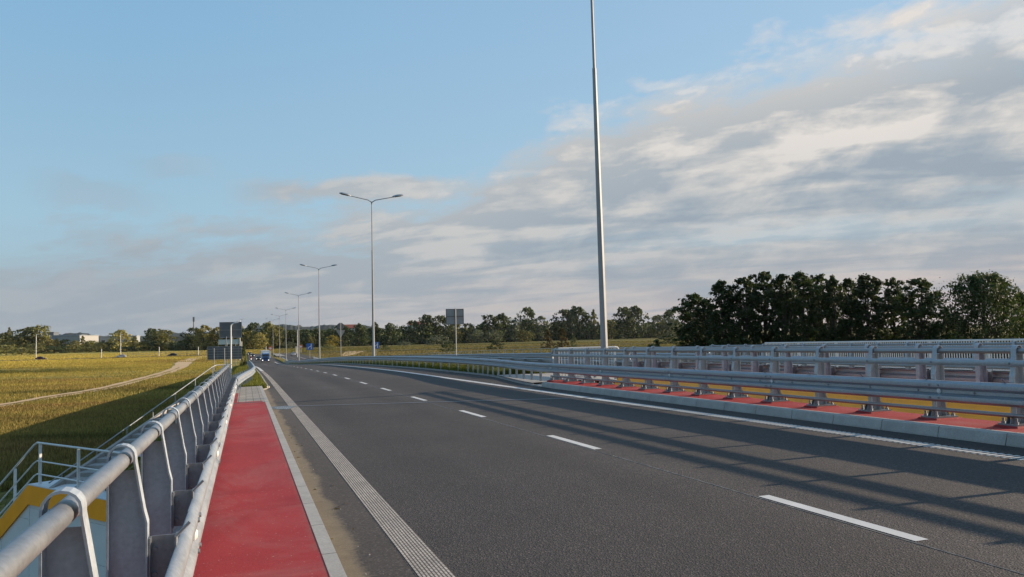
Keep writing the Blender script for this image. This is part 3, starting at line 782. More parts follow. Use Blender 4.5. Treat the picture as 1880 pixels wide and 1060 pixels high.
# wires of the long fence
fr = [o for o in bpy.data.objects if o.get('label','').startswith('long light fence')][0]
mb = MB()
for h in (.3, .5, .7, .88): mb.tube([(23.3, y, z2(23,y)+.08+h) for y in ys_road(62.2, 255)], .006, 4)
mb.build('wires', M['pole'], fr)

# ------------------------------------------------------------------ lamp columns
def lamp_parts(H=15.2, double=True):
    root = empty('street_lamp', (0,0,0))
    mb = MB(); mb.tube([(0,0,-.4),(0,0,H*.70)], [.135,.075], 8); mb.tube([(0,0,H*.70),(0,0,H)], [.055,.045], 8)
    mb.box(-.2,.2,-.2,.2,-.42,.02)
    mb.build('pole', M['pole'], root, True)
    for s in (-1, 1):
        mb = MB(); mb.tube([(0,0,H-.25),(s*.05,0,H-.02),(s*.35,0,H+.16),(s*2.1,0,H+.52)], [.05,.045,.04,.032], 8); mb.build('arm', M['pole'], root, True)
        mb = MB(); secs = [(1.90,.04,.04),(2.05,.13,.11),(2.35,.19,.15),(2.75,.18,.13),(2.97,.07,.05)]
        vs = []; n = 10
        for x, w, h in secs:
            for k in range(n):
                a = 2*PI*k/n; zz = math.sin(a)*h; zz = max(zz, -.06)
                vs.append((s*x, math.cos(a)*w, H+.52+.20*(x-1.95)+zz))
        mb.face_block(vs, [(i*n+k, i*n+(k+1)%n, (i+1)*n+(k+1)%n, (i+1)*n+k) for i in range(len(secs)-1) for k in range(n)] + [tuple(range(n)), tuple(range((len(secs)-1)*n, len(secs)*n))])
        hd = mb.build('lamp_head', M['galv'], root, True)
        mb = MB(); mb.prism([(s*2.2,-.11,H+.52),(s*2.2,.11,H+.52),(s*2.8,.11,H+.64),(s*2.8,-.11,H+.64)], (0,0,-.03)); mb.build('lens', M['glass'], hd)
    return root
lp = lamp_parts()
LAMPS = [(11.3,25.15,'very tall grey mast beside the road, rising out of the top of the picture'),
 (11.25,76.9,'nearest complete twin armed lamp column, standing behind the median guardrail'),
 (11.25,136,'twin armed lamp column second in size in the median row'),
 (11.25,190.5,'twin armed lamp column third in size in the median row, by the blue sign'),
 (11.25,252,'twin armed lamp column fourth in size in the median row'),
 (11.6,310,'small twin armed lamp column fifth in size down the median row'),
 (11.2,372,'smallest twin armed lamp column at the far end of the median row')]
for i, (x, y, lab) in enumerate(LAMPS):
    o = lp if i == 0 else copy_tree(lp)
    o.location = (x, y, prof(y)+.12); tag(o, lab, 'street lamp', 'twin armed lamps down the median')
lp.rotation_euler = (0, math.radians(-.5), 0)
def small_lamp(x, y, H, lab, s=1, arm=.6, r=.05):
    g = ground(x, y); root = tag(empty('street_lamp', (x, y, g)), lab, 'street lamp', 'single armed small lamps')
    mb = MB(); mb.tube([(x,y,g-.3),(x,y,g+H)], [r*1.3, r], 8); mb.build('pole', M['white_paint'], root, True)
    mb = MB(); mb.tube([(x,y,g+H-.1),(x+s*.05,y,g+H+.06),(x+s*.2,y,g+H+.16),(x+s*arm,y,g+H+.2)], [r,r*.9,r*.8,r*.7], 8); mb.build('arm', M['white_paint'], root, True)
    mb = MB(); mb.obox((x+s*(arm+.16*arm/.6), y, g+H+.21), (.24*arm/.6,0,.02), (0,.09,0), (0,0,.05)); mb.build('lamp_head', M['white'], root)
small_lamp(-.98, 60.5, 3.55, 'slim white lamp post with short curved arm by the left guardrail', 1, .3, .045)
small_lamp(-92.5, 433, 11.6, 'thin lamp post above the dark red car far left', 1, .9, .13)
small_lamp(-58.5, 446, 11.0, 'thin lamp post beside the silver car far left', 1, .9, .13)
small_lamp(19.0, 330, 10.5, 'thin lamp post behind the orange sign far down the road', 1, .9, .1)
small_lamp(-1.9, 300, 14.0, 'thin lamp post showing behind the large grey sign board', 1, 1.0, .12)
# slender power mast on the horizon
g = tag(empty('radio_mast', (-70, 1250, MEADOW)), 'tiny dark mast rising over the trees left of the grey sign board', 'mast')
mb = MB(); mb.tube([(-70,1250,MEADOW),(-70,1250,36)], [1.2,.5], 6); mb.build('lattice_pole', M['sign_back'], g); mb = MB(); mb.box(-71.2,-68.8,1249,1251,30,36.5); mb.build('antenna', M['sign_back'], g)

# ------------------------------------------------------------------ road signs
def board(name, x, y, w, h, zb, lab, mat, posts, cat='road sign', group=None, th=.06, ribs=(.5,), gz=None, vribs=(), frame=None, lean=0):
    g = ground(x, y) if gz is None else gz
    root = tag(empty(name, (x, y, g)), lab, cat, group)
    mb = MB(); mb.box(x-w/2, x+w/2, y, y+th, zb, zb+h); p = mb.build('panel', mat, root)
    mb = MB()
    for k in ribs: mb.box(x-w/2+.01, x+w/2-.01, y-.05, y-.002, zb+h*k-.025, zb+h*k+.025)
    for k in vribs: mb.box(x-w/2+w*k-.012, x-w/2+w*k+.012, y-.03, y-.002, zb+.01, zb+h-.01)
    for zz in (zb, zb+h): mb.box(x-w/2-.015, x+w/2+.015, y-.015, y+th+.005, zz-.018, zz+.018)
    for xx in (x-w/2, x+w/2): mb.box(xx-.018, xx+.018, y-.014, y+th+.004, zb+.019, zb+h-.019)
    mb.build('frame', frame or M['sign_back_pale'], root)
    for dx, top, r in posts:
        mb = MB(); mb.tube([(x+dx+lean*(top-g), y-.1, g-.3), (x+dx, y-.1, top)], r, 8); mb.build('post', M['galv_tube'], root, True)
    return root
SB = M['sign_back']
board('road_sign', -1.62, 98, 2.35, 1.75, 1.95, 'large dark grey sign back on two posts, standing highest by the left barrier', SB, [(-.45,2.1,.05),(.15,2.1,.05)], ribs=(.5,.04), vribs=(.5,), gz=-2.1, group='sign boards seen from behind', lean=-.055)
board('road_sign', -2.02, 88, 3.25, 1.28, -.22, 'wide low dark sign back with ribbed grid on two pale posts', SB, [(-1.0,.9,.045),(-.02,.9,.045)], ribs=(.2,.4,.6,.8), vribs=(.15,.3,.45,.6,.75,.9), gz=-1.95, group='sign boards seen from behind')
board('road_sign', -2.2, 118, 2.6, .66, 1.15, 'narrow pale green sign panel between the two dark sign backs', M['sign_green'], [(-.2,1.4,.05),(.9,1.4,.05)], ribs=(), gz=-4.0, group='sign boards seen from behind')
board('road_sign', 13.0, 52.5, 1.15, .98, 2.37, 'square grey sign back in quarters on a single pole in the median', M['sign_back_pale'], [(.02,3.42,.035)], ribs=(.52,), vribs=(.5,), gz=z2(13,52.5), frame=M['sign_back'])
# triangle and octagon seen from behind
def tri_sign():
    x, y = 34.6, 322.0; g = MEADOW; root = tag(empty('road_sign', (x, y, g)), 'grey backs of an inverted triangle sign under an eight sided one', 'road sign')
    mb = MB(); mb.prism([(x-1.75,y,g+10.0),(x+1.75,y,g+10.0),(x,y,g+7.0)], (0,.1,0)); mb.build('triangle_panel', M['sign_back_pale'], root)
    mb = MB(); mb.prism([(x+1.45*math.cos(a), y, g+11.5+1.35*math.sin(a)) for a in [PI/8+PI/4*k for k in range(8)]], (0,.1,0)); mb.build('octagon_panel', M['sign_back'], root)
    mb = MB(); mb.tube([(x,y-.15,g-.3),(x,y-.15,g+12.9)], .13, 8); mb.build('post', M['galv_tube'], root, True)
tri_sign()
def lane_sign(x, y, sc, lab):
    g = MEADOW; root = tag(empty('lane_sign', (x, y, g)), lab, 'road sign', 'blue lane signs')
    w = 1.15*sc; zb = g+2.9
    mb = MB(); mb.box(x-w, x+w, y, y+.08, zb, zb+2.35*sc); p = mb.build('panel', M['blue_sign'], root)
    mb = MB()                                      # white lane line with a second lane bending into it
    mb.box(x+.38*w, x+.54*w, y-.02, y-.004, zb+.25*sc, zb+2.15*sc)
    q = [(-.62,.25),(-.46,.25),(-.34,.75),(.38,1.30),(.38,1.52),(-.50,.85)]
    mb.prism([(x+a*w, y-.02, zb+b*sc) for a, b in q], (0,.015,0)); mb.build('lane_symbol', M['white'], p)
    mb = MB(); mb.tube([(x,y+.14,g-.3),(x,y+.14,zb+2.2*sc)], .09, 8); mb.build('post', M['galv_tube'], root, True)
lane_sign(22.4, 313, 1.0, 'blue lane sign with white merging line, left one, beside the third lamp column')
lane_sign(44.6, 299, 1.0, 'blue lane sign with white merging line, right one, beside the nearest lamp column')
def marker(x, y, H, lab, mat, w=.25, head=None):
    g = MEADOW; root = tag(empty('marker_post', (x, y, g)), lab, 'marker post', 'small roadside posts')
    mb = MB(); mb.tube([(x,y,g-.2),(x,y,g+H)], w*.5, 8); mb.build('post', mat, root, True)
    if head:
        mb = MB(); mb.lathe((x, y-.1, g+H), [(.01,-.03),(.95*head,-.03),(.95*head,.03),(.01,.03)], 16, 'y'); mb.build('sign_disc', M['orange'], root)
        mb = MB(); mb.lathe((x, y-.16, g+H), [(.01,-.015),(.5*head,-.015),(.5*head,.015),(.01,.015)], 12, 'y'); mb.build('disc_centre', M['white'], root)
marker(26.3, 428, 3.2, 'small round orange sign on a short post at the far crossing', M['galv_tube'], .3, 1.0)
marker(8.9, 330, 3.6, 'small round orange sign at the head of the median, left of the lamp columns', M['galv_tube'], .3, .9)
marker(23.5, 420, 3.4, 'thin white post at the far crossing right of the white car', M['white_paint'], .3)
marker(7.6, 345, 4.2, 'grey post left of the orange sign at the head of the median', M['galv_tube'], .5)
marker(-65.5, 436, 4.3, 'bare pale post between the dark red car and the silver car', M['white_paint'], .3)
marker(-41, 446, 4.6, 'bare pale post between the silver car and the black car', M['white_paint'], .3)
marker(-22.5, 440, 4.2, 'bare pale post right of the black car far left', M['white_paint'], .3)
marker(-1.7, 372, 6.5, 'tall pale post beside the road right of the grey sign boards', M['white_paint'], .35)
# wire fence along the crossing road
root = tag(empty('fence', (-40, 440, MEADOW)), 'low wire fence of thin posts along the crossing road far left', 'fence')
for k in range(24):
    x = -57+2.4*k; mb = MB(); mb.box(x-.07, x+.07, 441, 441.14, MEADOW-.2, MEADOW+2.2); mb.build('post', M['galv_tube'], root)
mb = MB()
for h in (1.1, 1.9): mb.box(-57, -1.5, 441.04, 441.1, MEADOW+h-.05, MEADOW+h+.05)
mb.build('rail', M['galv'], root)

# ------------------------------------------------------------------ vehicles
def paintm(name, c, rough=.3, metal=.3): return plain(name, c, rough, metal, .05, 1)
def wheel(mbx, mby, x, y, r=.31, w=.2):
    mbx.lathe((x-w/2, y, r), [(.16,0),(r*.9,0),(r,.03),(r,w-.03),(r*.9,w),(.16,w)], 16, 'x')
    mby.lathe((x-w/2-.004, y, r), [(.05,0),(r*.62,.0),(r*.62,w+.008),(.05,w+.008)], 12, 'x')
def car(loc, rz, col, lab, lit=False, estate=False):
    """local: nose towards -Y, origin on the ground"""
    root = tag(empty('car', loc, rz), lab, 'car', 'cars on the roads'); b = dict(world=False)
    st = [(-2.15,.60,.34,.60),(-2.05,.74,.25,.70),(-1.6,.83,.20,.78),(-.8,.86,.18,.86),(.4,.87,.18,.90),(1.5,.85,.2,.92),(2.0,.78,.25,.90),(2.15,.70,.34,.82)]
    def loft(st, n=12):
        vs = []; fs = []
        for y, w, z0, z1_ in st:
            zc, hh = (z0+z1_)/2, (z1_-z0)/2
            for k in range(n):
                a = 2*PI*(k+.5)/n; cx, sx = math.cos(a), math.sin(a); p = .45
                vs.append((w*abs(cx)**p*(1 if cx > 0 else -1), y, zc+hh*abs(sx)**p*(1 if sx > 0 else -1)))
        for i in range(len(st)-1):
            for k in range(n): fs.append((i*n+k, i*n+(k+1)%n, (i+1)*n+(k+1)%n, (i+1)*n+k))
        fs += [tuple(range(n)), tuple(range((len(st)-1)*n, len(st)*n))]
        return MB().face_block(vs, fs)
    pm = paintm('car_paint', col); body = loft(st).build('body', pm, root, True, world=False)
    rear = 2.0 if estate else 1.65
    cab = [(-1.05,.72,.80,.84),(-.35,.64,.80,1.36),(.2,.62,.8,1.44),(rear-.65,.62,.8,1.40),(rear,.70,.84,.92)]
    loft(cab).build('cabin', pm, root, True, world=False)
    mb = MB()
    for s in (-1, 1):
        mb.prism([(s*.70,-.75,.93),(s*.67,-.28,1.30),(s*.665,rear-.75,1.32),(s*.72,rear-.3,.95)], (s*.015,0,0))
    mb.prism([(-.6,-1.04,.90),(.6,-1.04,.90),(.54,-.40,1.33),(-.54,-.40,1.33)], (0,-.02,.01)); mb.prism([(-.58,rear+.0,.94),(.58,rear,.94),(.52,rear-.55,1.34),(-.52,rear-.55,1.34)], (0,.02,.01))
    mb.build('windows', M['glass'], root, False, world=False)
    for x in (-.78, .78):
        for y in (-1.35, 1.32):
            a, c = MB(), MB(); wheel(a, c, x, y); w = a.build('wheel', M['black'], root, True, world=False); c.build('rim', M['galv_tube'], w, True, world=False)
    for s in (-1, 1):
        mb = MB(); mb.lathe((s*.58, -2.13, .62), [(.13,-.05),(.12,.06),(.02,.07)], 10, 'y'); mb.build('headlight', M['headlight'] if lit else M['white'], root, True, world=False)
    return root
car((-89.6,428.6,MEADOW+.16), PI/2, (.075,.012,.022), 'dark red car driving along the crossing road far left')
car((-55.8,427,MEADOW+.16), -PI/2, (.48,.50,.54), 'silver estate car on the crossing road beside a thin lamp post', estate=True)
car((-33.6,428,MEADOW+.16), -PI/2, (.012,.012,.016), 'black car on the crossing road near the sandy track')
car((4.0,290,prof(290)+.03), 0, (.03,.03,.035), 'dark car half hidden behind the blue truck', True)
car((2.6,352,MEADOW+.05), 0, (.02,.022,.03), 'dark car with lit headlights coming behind the motorcyclist', True)
car((1.5,398,MEADOW+.05), .1, (.022,.03,.028), 'small dark car farthest down the road, turning in with one lit lamp', True)
car((18.9,358,MEADOW+.1), .05, (.52,.53,.55), 'white car on the other carriageway by the paved island')
def truck(loc):
    root = tag(empty('truck', loc), 'blue cab truck with a white box body coming towards us', 'truck')
    blue = paintm('truck_blue', (.05,.13,.30), .35, .1)
    mb = MB()
    sec = [(-3.6,.55),(-3.66,1.15),(-3.5,1.75),(-3.25,2.5),(-2.9,2.66),(-2.1,2.7),(-2.1,.55)]
    mb.prism([(-1.04,y,z) for y, z in sec], (2.08,0,0)); cab = mb.build('cab', blue, root, False, world=False)
    mb = MB(); mb.prism([(-.93,-3.53,1.80),(.93,-3.53,1.80),(.88,-3.31,2.42),(-.88,-3.31,2.42)], (0,-.03,-.01))
    for s in (-1,1): mb.prism([(s*1.04,-3.3,1.75),(s*1.04,-3.12,2.4),(s*1.04,-2.4,2.4),(s*1.04,-2.4,1.75)], (s*.015,0,0))
    mb.build('windscreen', M['glass'], cab, False, world=False)
    mb = MB(); mb.prism([(-.8,y,z) for y, z in [(-2.9,2.69),(-2.15,2.73),(-2.15,3.0)]], (1.6,0,0)); mb.build('roof_deflector', paintm('pale_blue_deflector', (.42,.52,.62)), cab, False, world=False)
    mb = MB(); mb.box(-1.16,1.16,-3.78,-3.55,.38,.72); mb.build('bumper', paintm('bumper_blue', (.02,.06,.18)), root, False, world=False)
    mb = MB()
    for k in range(4): mb.box(-.75,.75,-3.69,-3.64,.95+.17*k,1.03+.17*k)
    mb.build('grille', M['black'], root, False, world=False)
    mb = MB(); mb.box(-1.30,1.30,-2.0,4.2,.95,3.50); bx = mb.build('cargo_box', M['white'], root, False, world=False)
    mb = MB()
    for x in (-1.31,1.31):
        for z in (.97,3.48): mb.box(x-.02,x+.02,-2.02,4.22,z-.04,z+.04)
    mb.build('box_trim', M['galv'], bx, False, world=False)
    mb = MB(); mb.box(-.5,.5,-3.4,4.0,.55,.85); mb.build('chassis', M['black'], root, False, world=False)
    for x, y in ((-.98,-2.7),(.98,-2.7),(-.95,2.6),(.95,2.6)):
        a, c = MB(), MB(); wheel(a, c, x, y, .45, .28); w = a.build('wheel', M['black'], root, True, world=False); c.build('rim', M['galv_dark'], w, True, world=False)
    for s in (-1, 1):
        mb = MB(); mb.lathe((s*.88,-3.79,.60), [(.17,-.03),(.15,.04)], 12, 'y'); mb.build('headlight', M['headlight'], root, True, world=False)
        mb = MB(); mb.box(s*1.3-.07,s*1.3+.07,-3.45,-3.35,1.75,2.2); mb.tube([(s*1.12,-3.3,2.25),(s*1.3,-3.4,2.22)], .02, 6); mb.build('mirror', M['black'], root, False, world=False)
truck((5.72,266.5,prof(266.5)+.03))
def moto(loc):
    red = paintm('motorcycle_red', (.35,.02,.02), .3, .1); root = tag(empty('motorcycle', loc), 'red motorcycle with lit headlamp riding ahead of the cars', 'motorcycle')
    for y in (-.72, .68):
        mb = MB(); n = 18
        ring = [(0, y+.27*math.cos(2*PI*k/n), .32+.27*math.sin(2*PI*k/n)) for k in range(n+1)]
        mb.tube(ring, .055, 8, False); w = mb.build('wheel', M['black'], root, True, world=False)
        mb = MB(); mb.lathe((-.03, y, .32), [(.02,0),(.20,.0),(.20,.06),(.02,.06)], 12, 'x'); mb.build('rim', M['galv_dark'], w, False, world=False)
    mb = MB(); mb.tube([(0,-.62,.85),(0,-.3,.82),(0,.15,.62),(0,.5,.8),(0,.85,.9)], [.16,.20,.16,.14,.05], 10); mb.build('body', red, root, True, world=False)
    mb = MB(); mb.lathe((0,-.02,.42), [(.1,-.12),(.2,-.1),(.2,.1),(.1,.12)], 12, 'x'); mb.build('engine', M['galv_dark'], root, True, world=False)
    mb = MB()
    for s in (-.1,.1): mb.tube([(s,-.72,.32),(s,-.5,.95)], .028, 6)
    mb.tube([(-.36,-.38,1.02),(-.12,-.5,1.0),(.12,-.5,1.0),(.36,-.38,1.02)], .02, 6); mb.build('fork', M['galv_tube'], root, True, world=False)
    mb = MB(); mb.tube([(0,-.72,.80),(0,-.66,1.05),(0,-.56,1.22)], [.20,.18,.10], 10); mb.build('fairing', red, root, True, world=False)
    mb = MB(); mb.lathe((0,-.88,.86), [(.14,-.02),(.12,.06)], 12, 'y'); mb.build('headlight', M['headlight'], root, True, world=False)
    mb = MB(); mb.tube([(0,.1,.80),(0,.7,.88)], [.13,.12], 8); mb.build('seat', M['black'], root, True, world=False)
    return root
def rider(loc):
    """one continuous skinned figure, sitting and leaning to the bars"""
    J = {'pel':(0,.22,.92,.15),'chest':(0,-.02,1.22,.17),'shl':(0,-.10,1.40,.13),'neck':(0,-.13,1.50,.065),'head':(0,-.17,1.62,.095),'top':(0,-.17,1.72,.08)}
    for s, n in ((-1,'l'),(1,'r')):
        J['sh'+n]=(s*.20,-.09,1.40,.075); J['el'+n]=(s*.33,-.24,1.20,.05); J['wr'+n]=(s*.33,-.38,1.06,.036); J['ha'+n]=(s*.33,-.44,1.03,.04)
        J['hi'+n]=(s*.12,.20,.88,.10); J['kn'+n]=(s*.24,-.24,.72,.068); J['an'+n]=(s*.20,.08,.36,.045); J['to'+n]=(s*.20,-.10,.30,.04)
    E_ = [('pel','chest'),('chest','shl'),('shl','neck'),('neck','head'),('head','top')]
    for n in 'lr': E_ += [('shl','sh'+n),('sh'+n,'el'+n),('el'+n,'wr'+n),('wr'+n,'ha'+n),('pel','hi'+n),('hi'+n,'kn'+n),('kn'+n,'an'+n),('an'+n,'to'+n)]
    ks = list(J); me = bpy.data.meshes.new('person'); me.from_pydata([J[k][:3] for k in ks], [(ks.index(a), ks.index(b)) for a, b in E_], [])
    o = bpy.data.objects.new('person', me); COL.objects.link(o)
    sk = o.modifiers.new('Skin', 'SKIN'); o.modifiers.new('Sub', 'SUBSURF').levels = 1; o.modifiers['Sub'].render_levels = 1
    for i, k in enumerate(ks): me.skin_vertices[0].data[i].radius = (J[k][3],)*2; me.skin_vertices[0].data[i].use_root = (k == 'pel')
    me.materials.append(M['cloth'])
    bpy.context.view_layer.update()
    dg = bpy.context.evaluated_depsgraph_get(); m2 = bpy.data.meshes.new_from_object(o.evaluated_get(dg)); bpy.data.objects.remove(o)
    p = bpy.data.objects.new('person', m2); COL.objects.link(p); p.location = loc
    if not m2.materials: m2.materials.append(M['cloth'])
    tag(p, 'person in dark clothes and red helmet leaning forward on the motorcycle', 'person')
    mb = MB(); mb.lathe((0,-.17,1.60), [(.05,-.14),(.13,-.10),(.15,0),(.13,.10),(.06,.15),(.01,.16)], 14); mb.build('helmet', paintm('helmet_red', (.4,.03,.03)), p, True, world=False)
    mb = MB(); mb.prism([(-.10,-.305,1.58),(.10,-.305,1.58),(.09,-.30,1.68),(-.09,-.30,1.68)], (0,-.01,0)); mb.build('visor', M['glass'], p, False, world=False)
mz = prof(277)+.03
moto((1.6,277,mz)); rider((1.6,277,mz))

# ------------------------------------------------------------------ buildings far behind the trees
def hall_turned(name, p0, p1, depth, h, lab, wallm, roofm):
    root = tag(empty(name, (p0[0], p0[1], MEADOW)), lab, 'building'); d = Vector((p1[0]-p0[0], p1[1]-p0[1], 0)); n = Vector((-d.y, d.x, 0)).normalized()*depth
    def foot(z, e):
        u = d.normalized()*e; v = n.normalized()*e; a = Vector((p0[0], p0[1], z)); b = Vector((p1[0], p1[1], z)); return [a-u-v, b+u-v, b+u+n+v, a-u+n+v]
    mb = MB(); mb.prism(foot(MEADOW-.5, 0), (0,0,h+.5)); mb.build('wall', wallm, root)
    mb = MB(); mb.prism(foot(MEADOW+h+.003, .4), (0,0,.6)); mb.build('roof', roofm, root)
def hall(name, x0, x1, y0, y1, h, lab, wallm, roofm, doors=0, cat='building'):
    root = tag(empty(name, ((x0+x1)/2, y0, MEADOW)), lab, cat)
    mb = MB(); mb.box(x0, x1, y0, y1, MEADOW-.5, MEADOW+h); mb.build('wall', wallm, root)
    mb = MB(); mb.box(x0-.4, x1+.4, y0-.4, y1+.4, MEADOW+h+.003, MEADOW+h+.7); mb.build('roof', roofm, root)
    if doors:
        for k in range(doors):
            xx = x0+(k+.5)*(x1-x0)/doors; mb = MB(); mb.box(xx-1.6, xx+1.6, y0-.08, y0-.01, MEADOW+h*.55, MEADOW+h*.75); mb.build('window', M['glass'], root)
    return root
wl = plain('white_factory_wall', (.36,.36,.345), .7); gl = plain('grey_factory_wall', (.26,.29,.32), .7); dk = plain('dark_block', (.10,.12,.15), .7); rt = plain('red_roof', (.19,.055,.035), .8)
hall('factory', -183.3, -153.2, 900.2, 930.2, 15.4, 'long low factory wing left behind the light trees, shaded face painted grey', gl, gl, 0)  # shaded face of the white factory, its shade put into the grey wall
hall_turned('factory', (-148.5, 864.8), (-134.7, 879.3), 30, 14.7, 'bright white factory hall behind the light trees far left', wl, gl)
hall('factory', -139.6, -105.8, 917.7, 947.7, 13.7, 'grey industrial hall right of the white factory, mostly hidden by trees', gl, gl, 5)
hall('tower_block', -227.8, -221.6, 1124.8, 1154.8, 21.7, 'small dark block building left above the factory roof line', dk, dk, 2)

def house(x, y, w, d, h, lab):
    root = tag(empty('house', (x, y, MEADOW)), lab, 'house')
    mb = MB(); mb.box(x-w/2, x+w/2, y, y+d, MEADOW, MEADOW+h); mb.build('wall', wl, root)
    mb = MB(); mb.prism([(x-w/2-.6,y-.6,MEADOW+h+.003),(x+w/2+.6,y-.6,MEADOW+h+.003),(x+w/2+.6,y+d/2,MEADOW+h+3.5),(x-w/2-.6,y+d/2,MEADOW+h+3.5)], (0,0,.3)); mb.build('roof', rt, root)
    for k in range(3):
        for r_ in range(2):
            xx = x-w/2+w*(k+.5)/3; mb = MB(); mb.box(xx-.8, xx+.8, y-.08, y-.01, MEADOW+h*(.35+.35*r_), MEADOW+h*(.35+.35*r_)+1.6); mb.build('window', M['glass'], root)
house(98, 845, 17, 10, 17, 'white house with small windows glimpsed between dark trees behind the inverted triangle sign')
house(183, 900, 24, 12, 20, 'long red roofed building over the trees right of the nearest lamp column')

# ------------------------------------------------------------------ trees
def crown_arrays(rg, H, R, base, shape, nclump, per, leaf, flat=.7, lump=.35, spread=(.12,.26)):
    """leaf quads gathered in clumps at branch ends through the crown's volume"""
    t = rg.random(nclump)**.9; ang = rg.random(nclump)*2*PI
    f = shape(t); lob = 1+lump*np.sin(ang*3+rg.random()*6+t*5)*.6+lump*(rg.random(nclump)-.5)
    rad = R*f*lob*np.sqrt(rg.random(nclump)*.8+.2)
    C_ = np.stack([rad*np.cos(ang), rad*np.sin(ang), base+(H-base)*t], 1)
    cr = R*(spread[0]+spread[1]*rg.random(nclump))*np.clip(f+.25, .4, 1)
    P = np.repeat(C_, per, 0); rr = np.repeat(cr, per)
    d = rg.normal(size=(len(P),3)); d /= np.linalg.norm(d, axis=1)[:,None]
    q = rg.random(len(P))**.6*(1+.35*(rg.random(len(P))<.12))
    P = P + d*(rr*q)[:,None]*np.array([1,1,flat])
    nrm = d + rg.normal(size=d.shape)*.7 + np.array([0,0,.5]); nrm /= np.linalg.norm(nrm, axis=1)[:,None]
    a = np.cross(nrm, rg.normal(size=d.shape)); a /= np.linalg.norm(a, axis=1)[:,None]; b = np.cross(nrm, a)
    s = leaf*(.6+.8*rg.random(len(P)))[:,None]
    V = np.stack([P-a*s*.5-b*s*.32, P+a*s*.2-b*s*.42, P+a*s*.62, P+b*s*.45], 1).reshape(-1,3)
    return V, C_
def quad_mesh(name, V, mat, k=4):
    n = len(V)//k; me = bpy.data.meshes.new(name); me.vertices.add(len(V)); me.vertices.foreach_set('co', V.astype(np.float32).ravel())
    me.loops.add(len(V)); me.loops.foreach_set('vertex_index', np.arange(len(V), dtype=np.int32)); me.polygons.add(n)
    me.polygons.foreach_set('loop_start', np.arange(0, len(V), k, dtype=np.int32)); me.polygons.foreach_set('loop_total', np.full(n, k, dtype=np.int32))
    me.materials.append(mat); me.update(calc_edges=True); return me
SH = {
 'alder': lambda t: np.clip(.25+1.5*t-.2*t*t-1.25*t**3, .12, 1)*(1-.25*t),
 'round': lambda t: np.sqrt(np.clip(1-(2*t-.95)**2, .05, 1)),
 'broad': lambda t: np.clip(np.sqrt(np.clip(1-(1.55*t-.62)**2, .03, 1)), .2, 1),
 'poplar': lambda t: np.clip(.55+.6*t-1.1*t**3, .1, 1),
 'cone': lambda t: np.clip(1-.9*t, .08, 1),
 'dome': lambda t: np.sqrt(np.clip(1-t*t*.95, .06, 1)),
}
def tree_proto(seed, H, R, base, shape, nclump, per, leaf, mat, limbs=9, lump=.35, flat=.7):
    rg = np.random.default_rng(seed); V, C_ = crown_arrays(rg, H, R, base, SH[shape], nclump, per, leaf, flat, lump)
    cm = quad_mesh('crown', V, mat)
    mb = MB(); r0 = H*.014+.05
    wob_ = [(rg.normal()*.15, rg.normal()*.15) for _ in range(4)]
    tp = [(0,0,-.4), (wob_[0][0],wob_[0][1],H*.25), (wob_[1][0],wob_[1][1],H*.55), (wob_[2][0],wob_[2][1],H*.88)]
    mb.tube(tp, [r0*1.2, r0, r0*.6, r0*.12], 7)
    idx = rg.choice(len(C_), min(limbs, len(C_)), replace=False)
    for i in idx:
        c = C_[i]; z0 = max(base*.5, c[2]*.55-.3); k = z0/H
        s = (wob_[1][0]*k, wob_[1][1]*k, z0)
        mid = ((s[0]+c[0])*.5, (s[1]+c[1])*.5, (z0+c[2])*.5+.3)
        mb.tube([s, mid, tuple(c)], [r0*.42, r0*.28, r0*.08], 5)
    tm = mb.mesh('trunk', M['bark'], (0,0,0), True)
    return cm, tm
def plant(proto, x, y, sx, sz, lab, name='tree', cat='tree', group=None, rz=None, mat=None, z=None):
    cm, tm = proto
    root = tag(empty(name, (x, y, (ground(x, y) if z is None else z)-.05)), lab, cat, group)
    root.scale = (sx, sx, sz); root.rotation_euler = (0, 0, rz if rz is not None else (x*7.13+y*3.7) % 6.28)
    link('crown', cm, root); link('trunk', tm, root)
    return root
# near row on the right, unit trees 10 m tall with 3 m radius
NA = [tree_proto(20+i, 10, 2.6, .4, sh, nc*2, 40, .235, M['leaf_alder'], 16, lump) for i, (sh, nc, lump) in enumerate([('alder',105,.5),('alder',95,.55),('broad',110,.6),('alder',90,.6),('poplar',85,.5)])]
NB = tree_proto(41, 10, 5.2, .3, 'broad', 470, 40, .24, M['leaf_alder'], 22, .55)
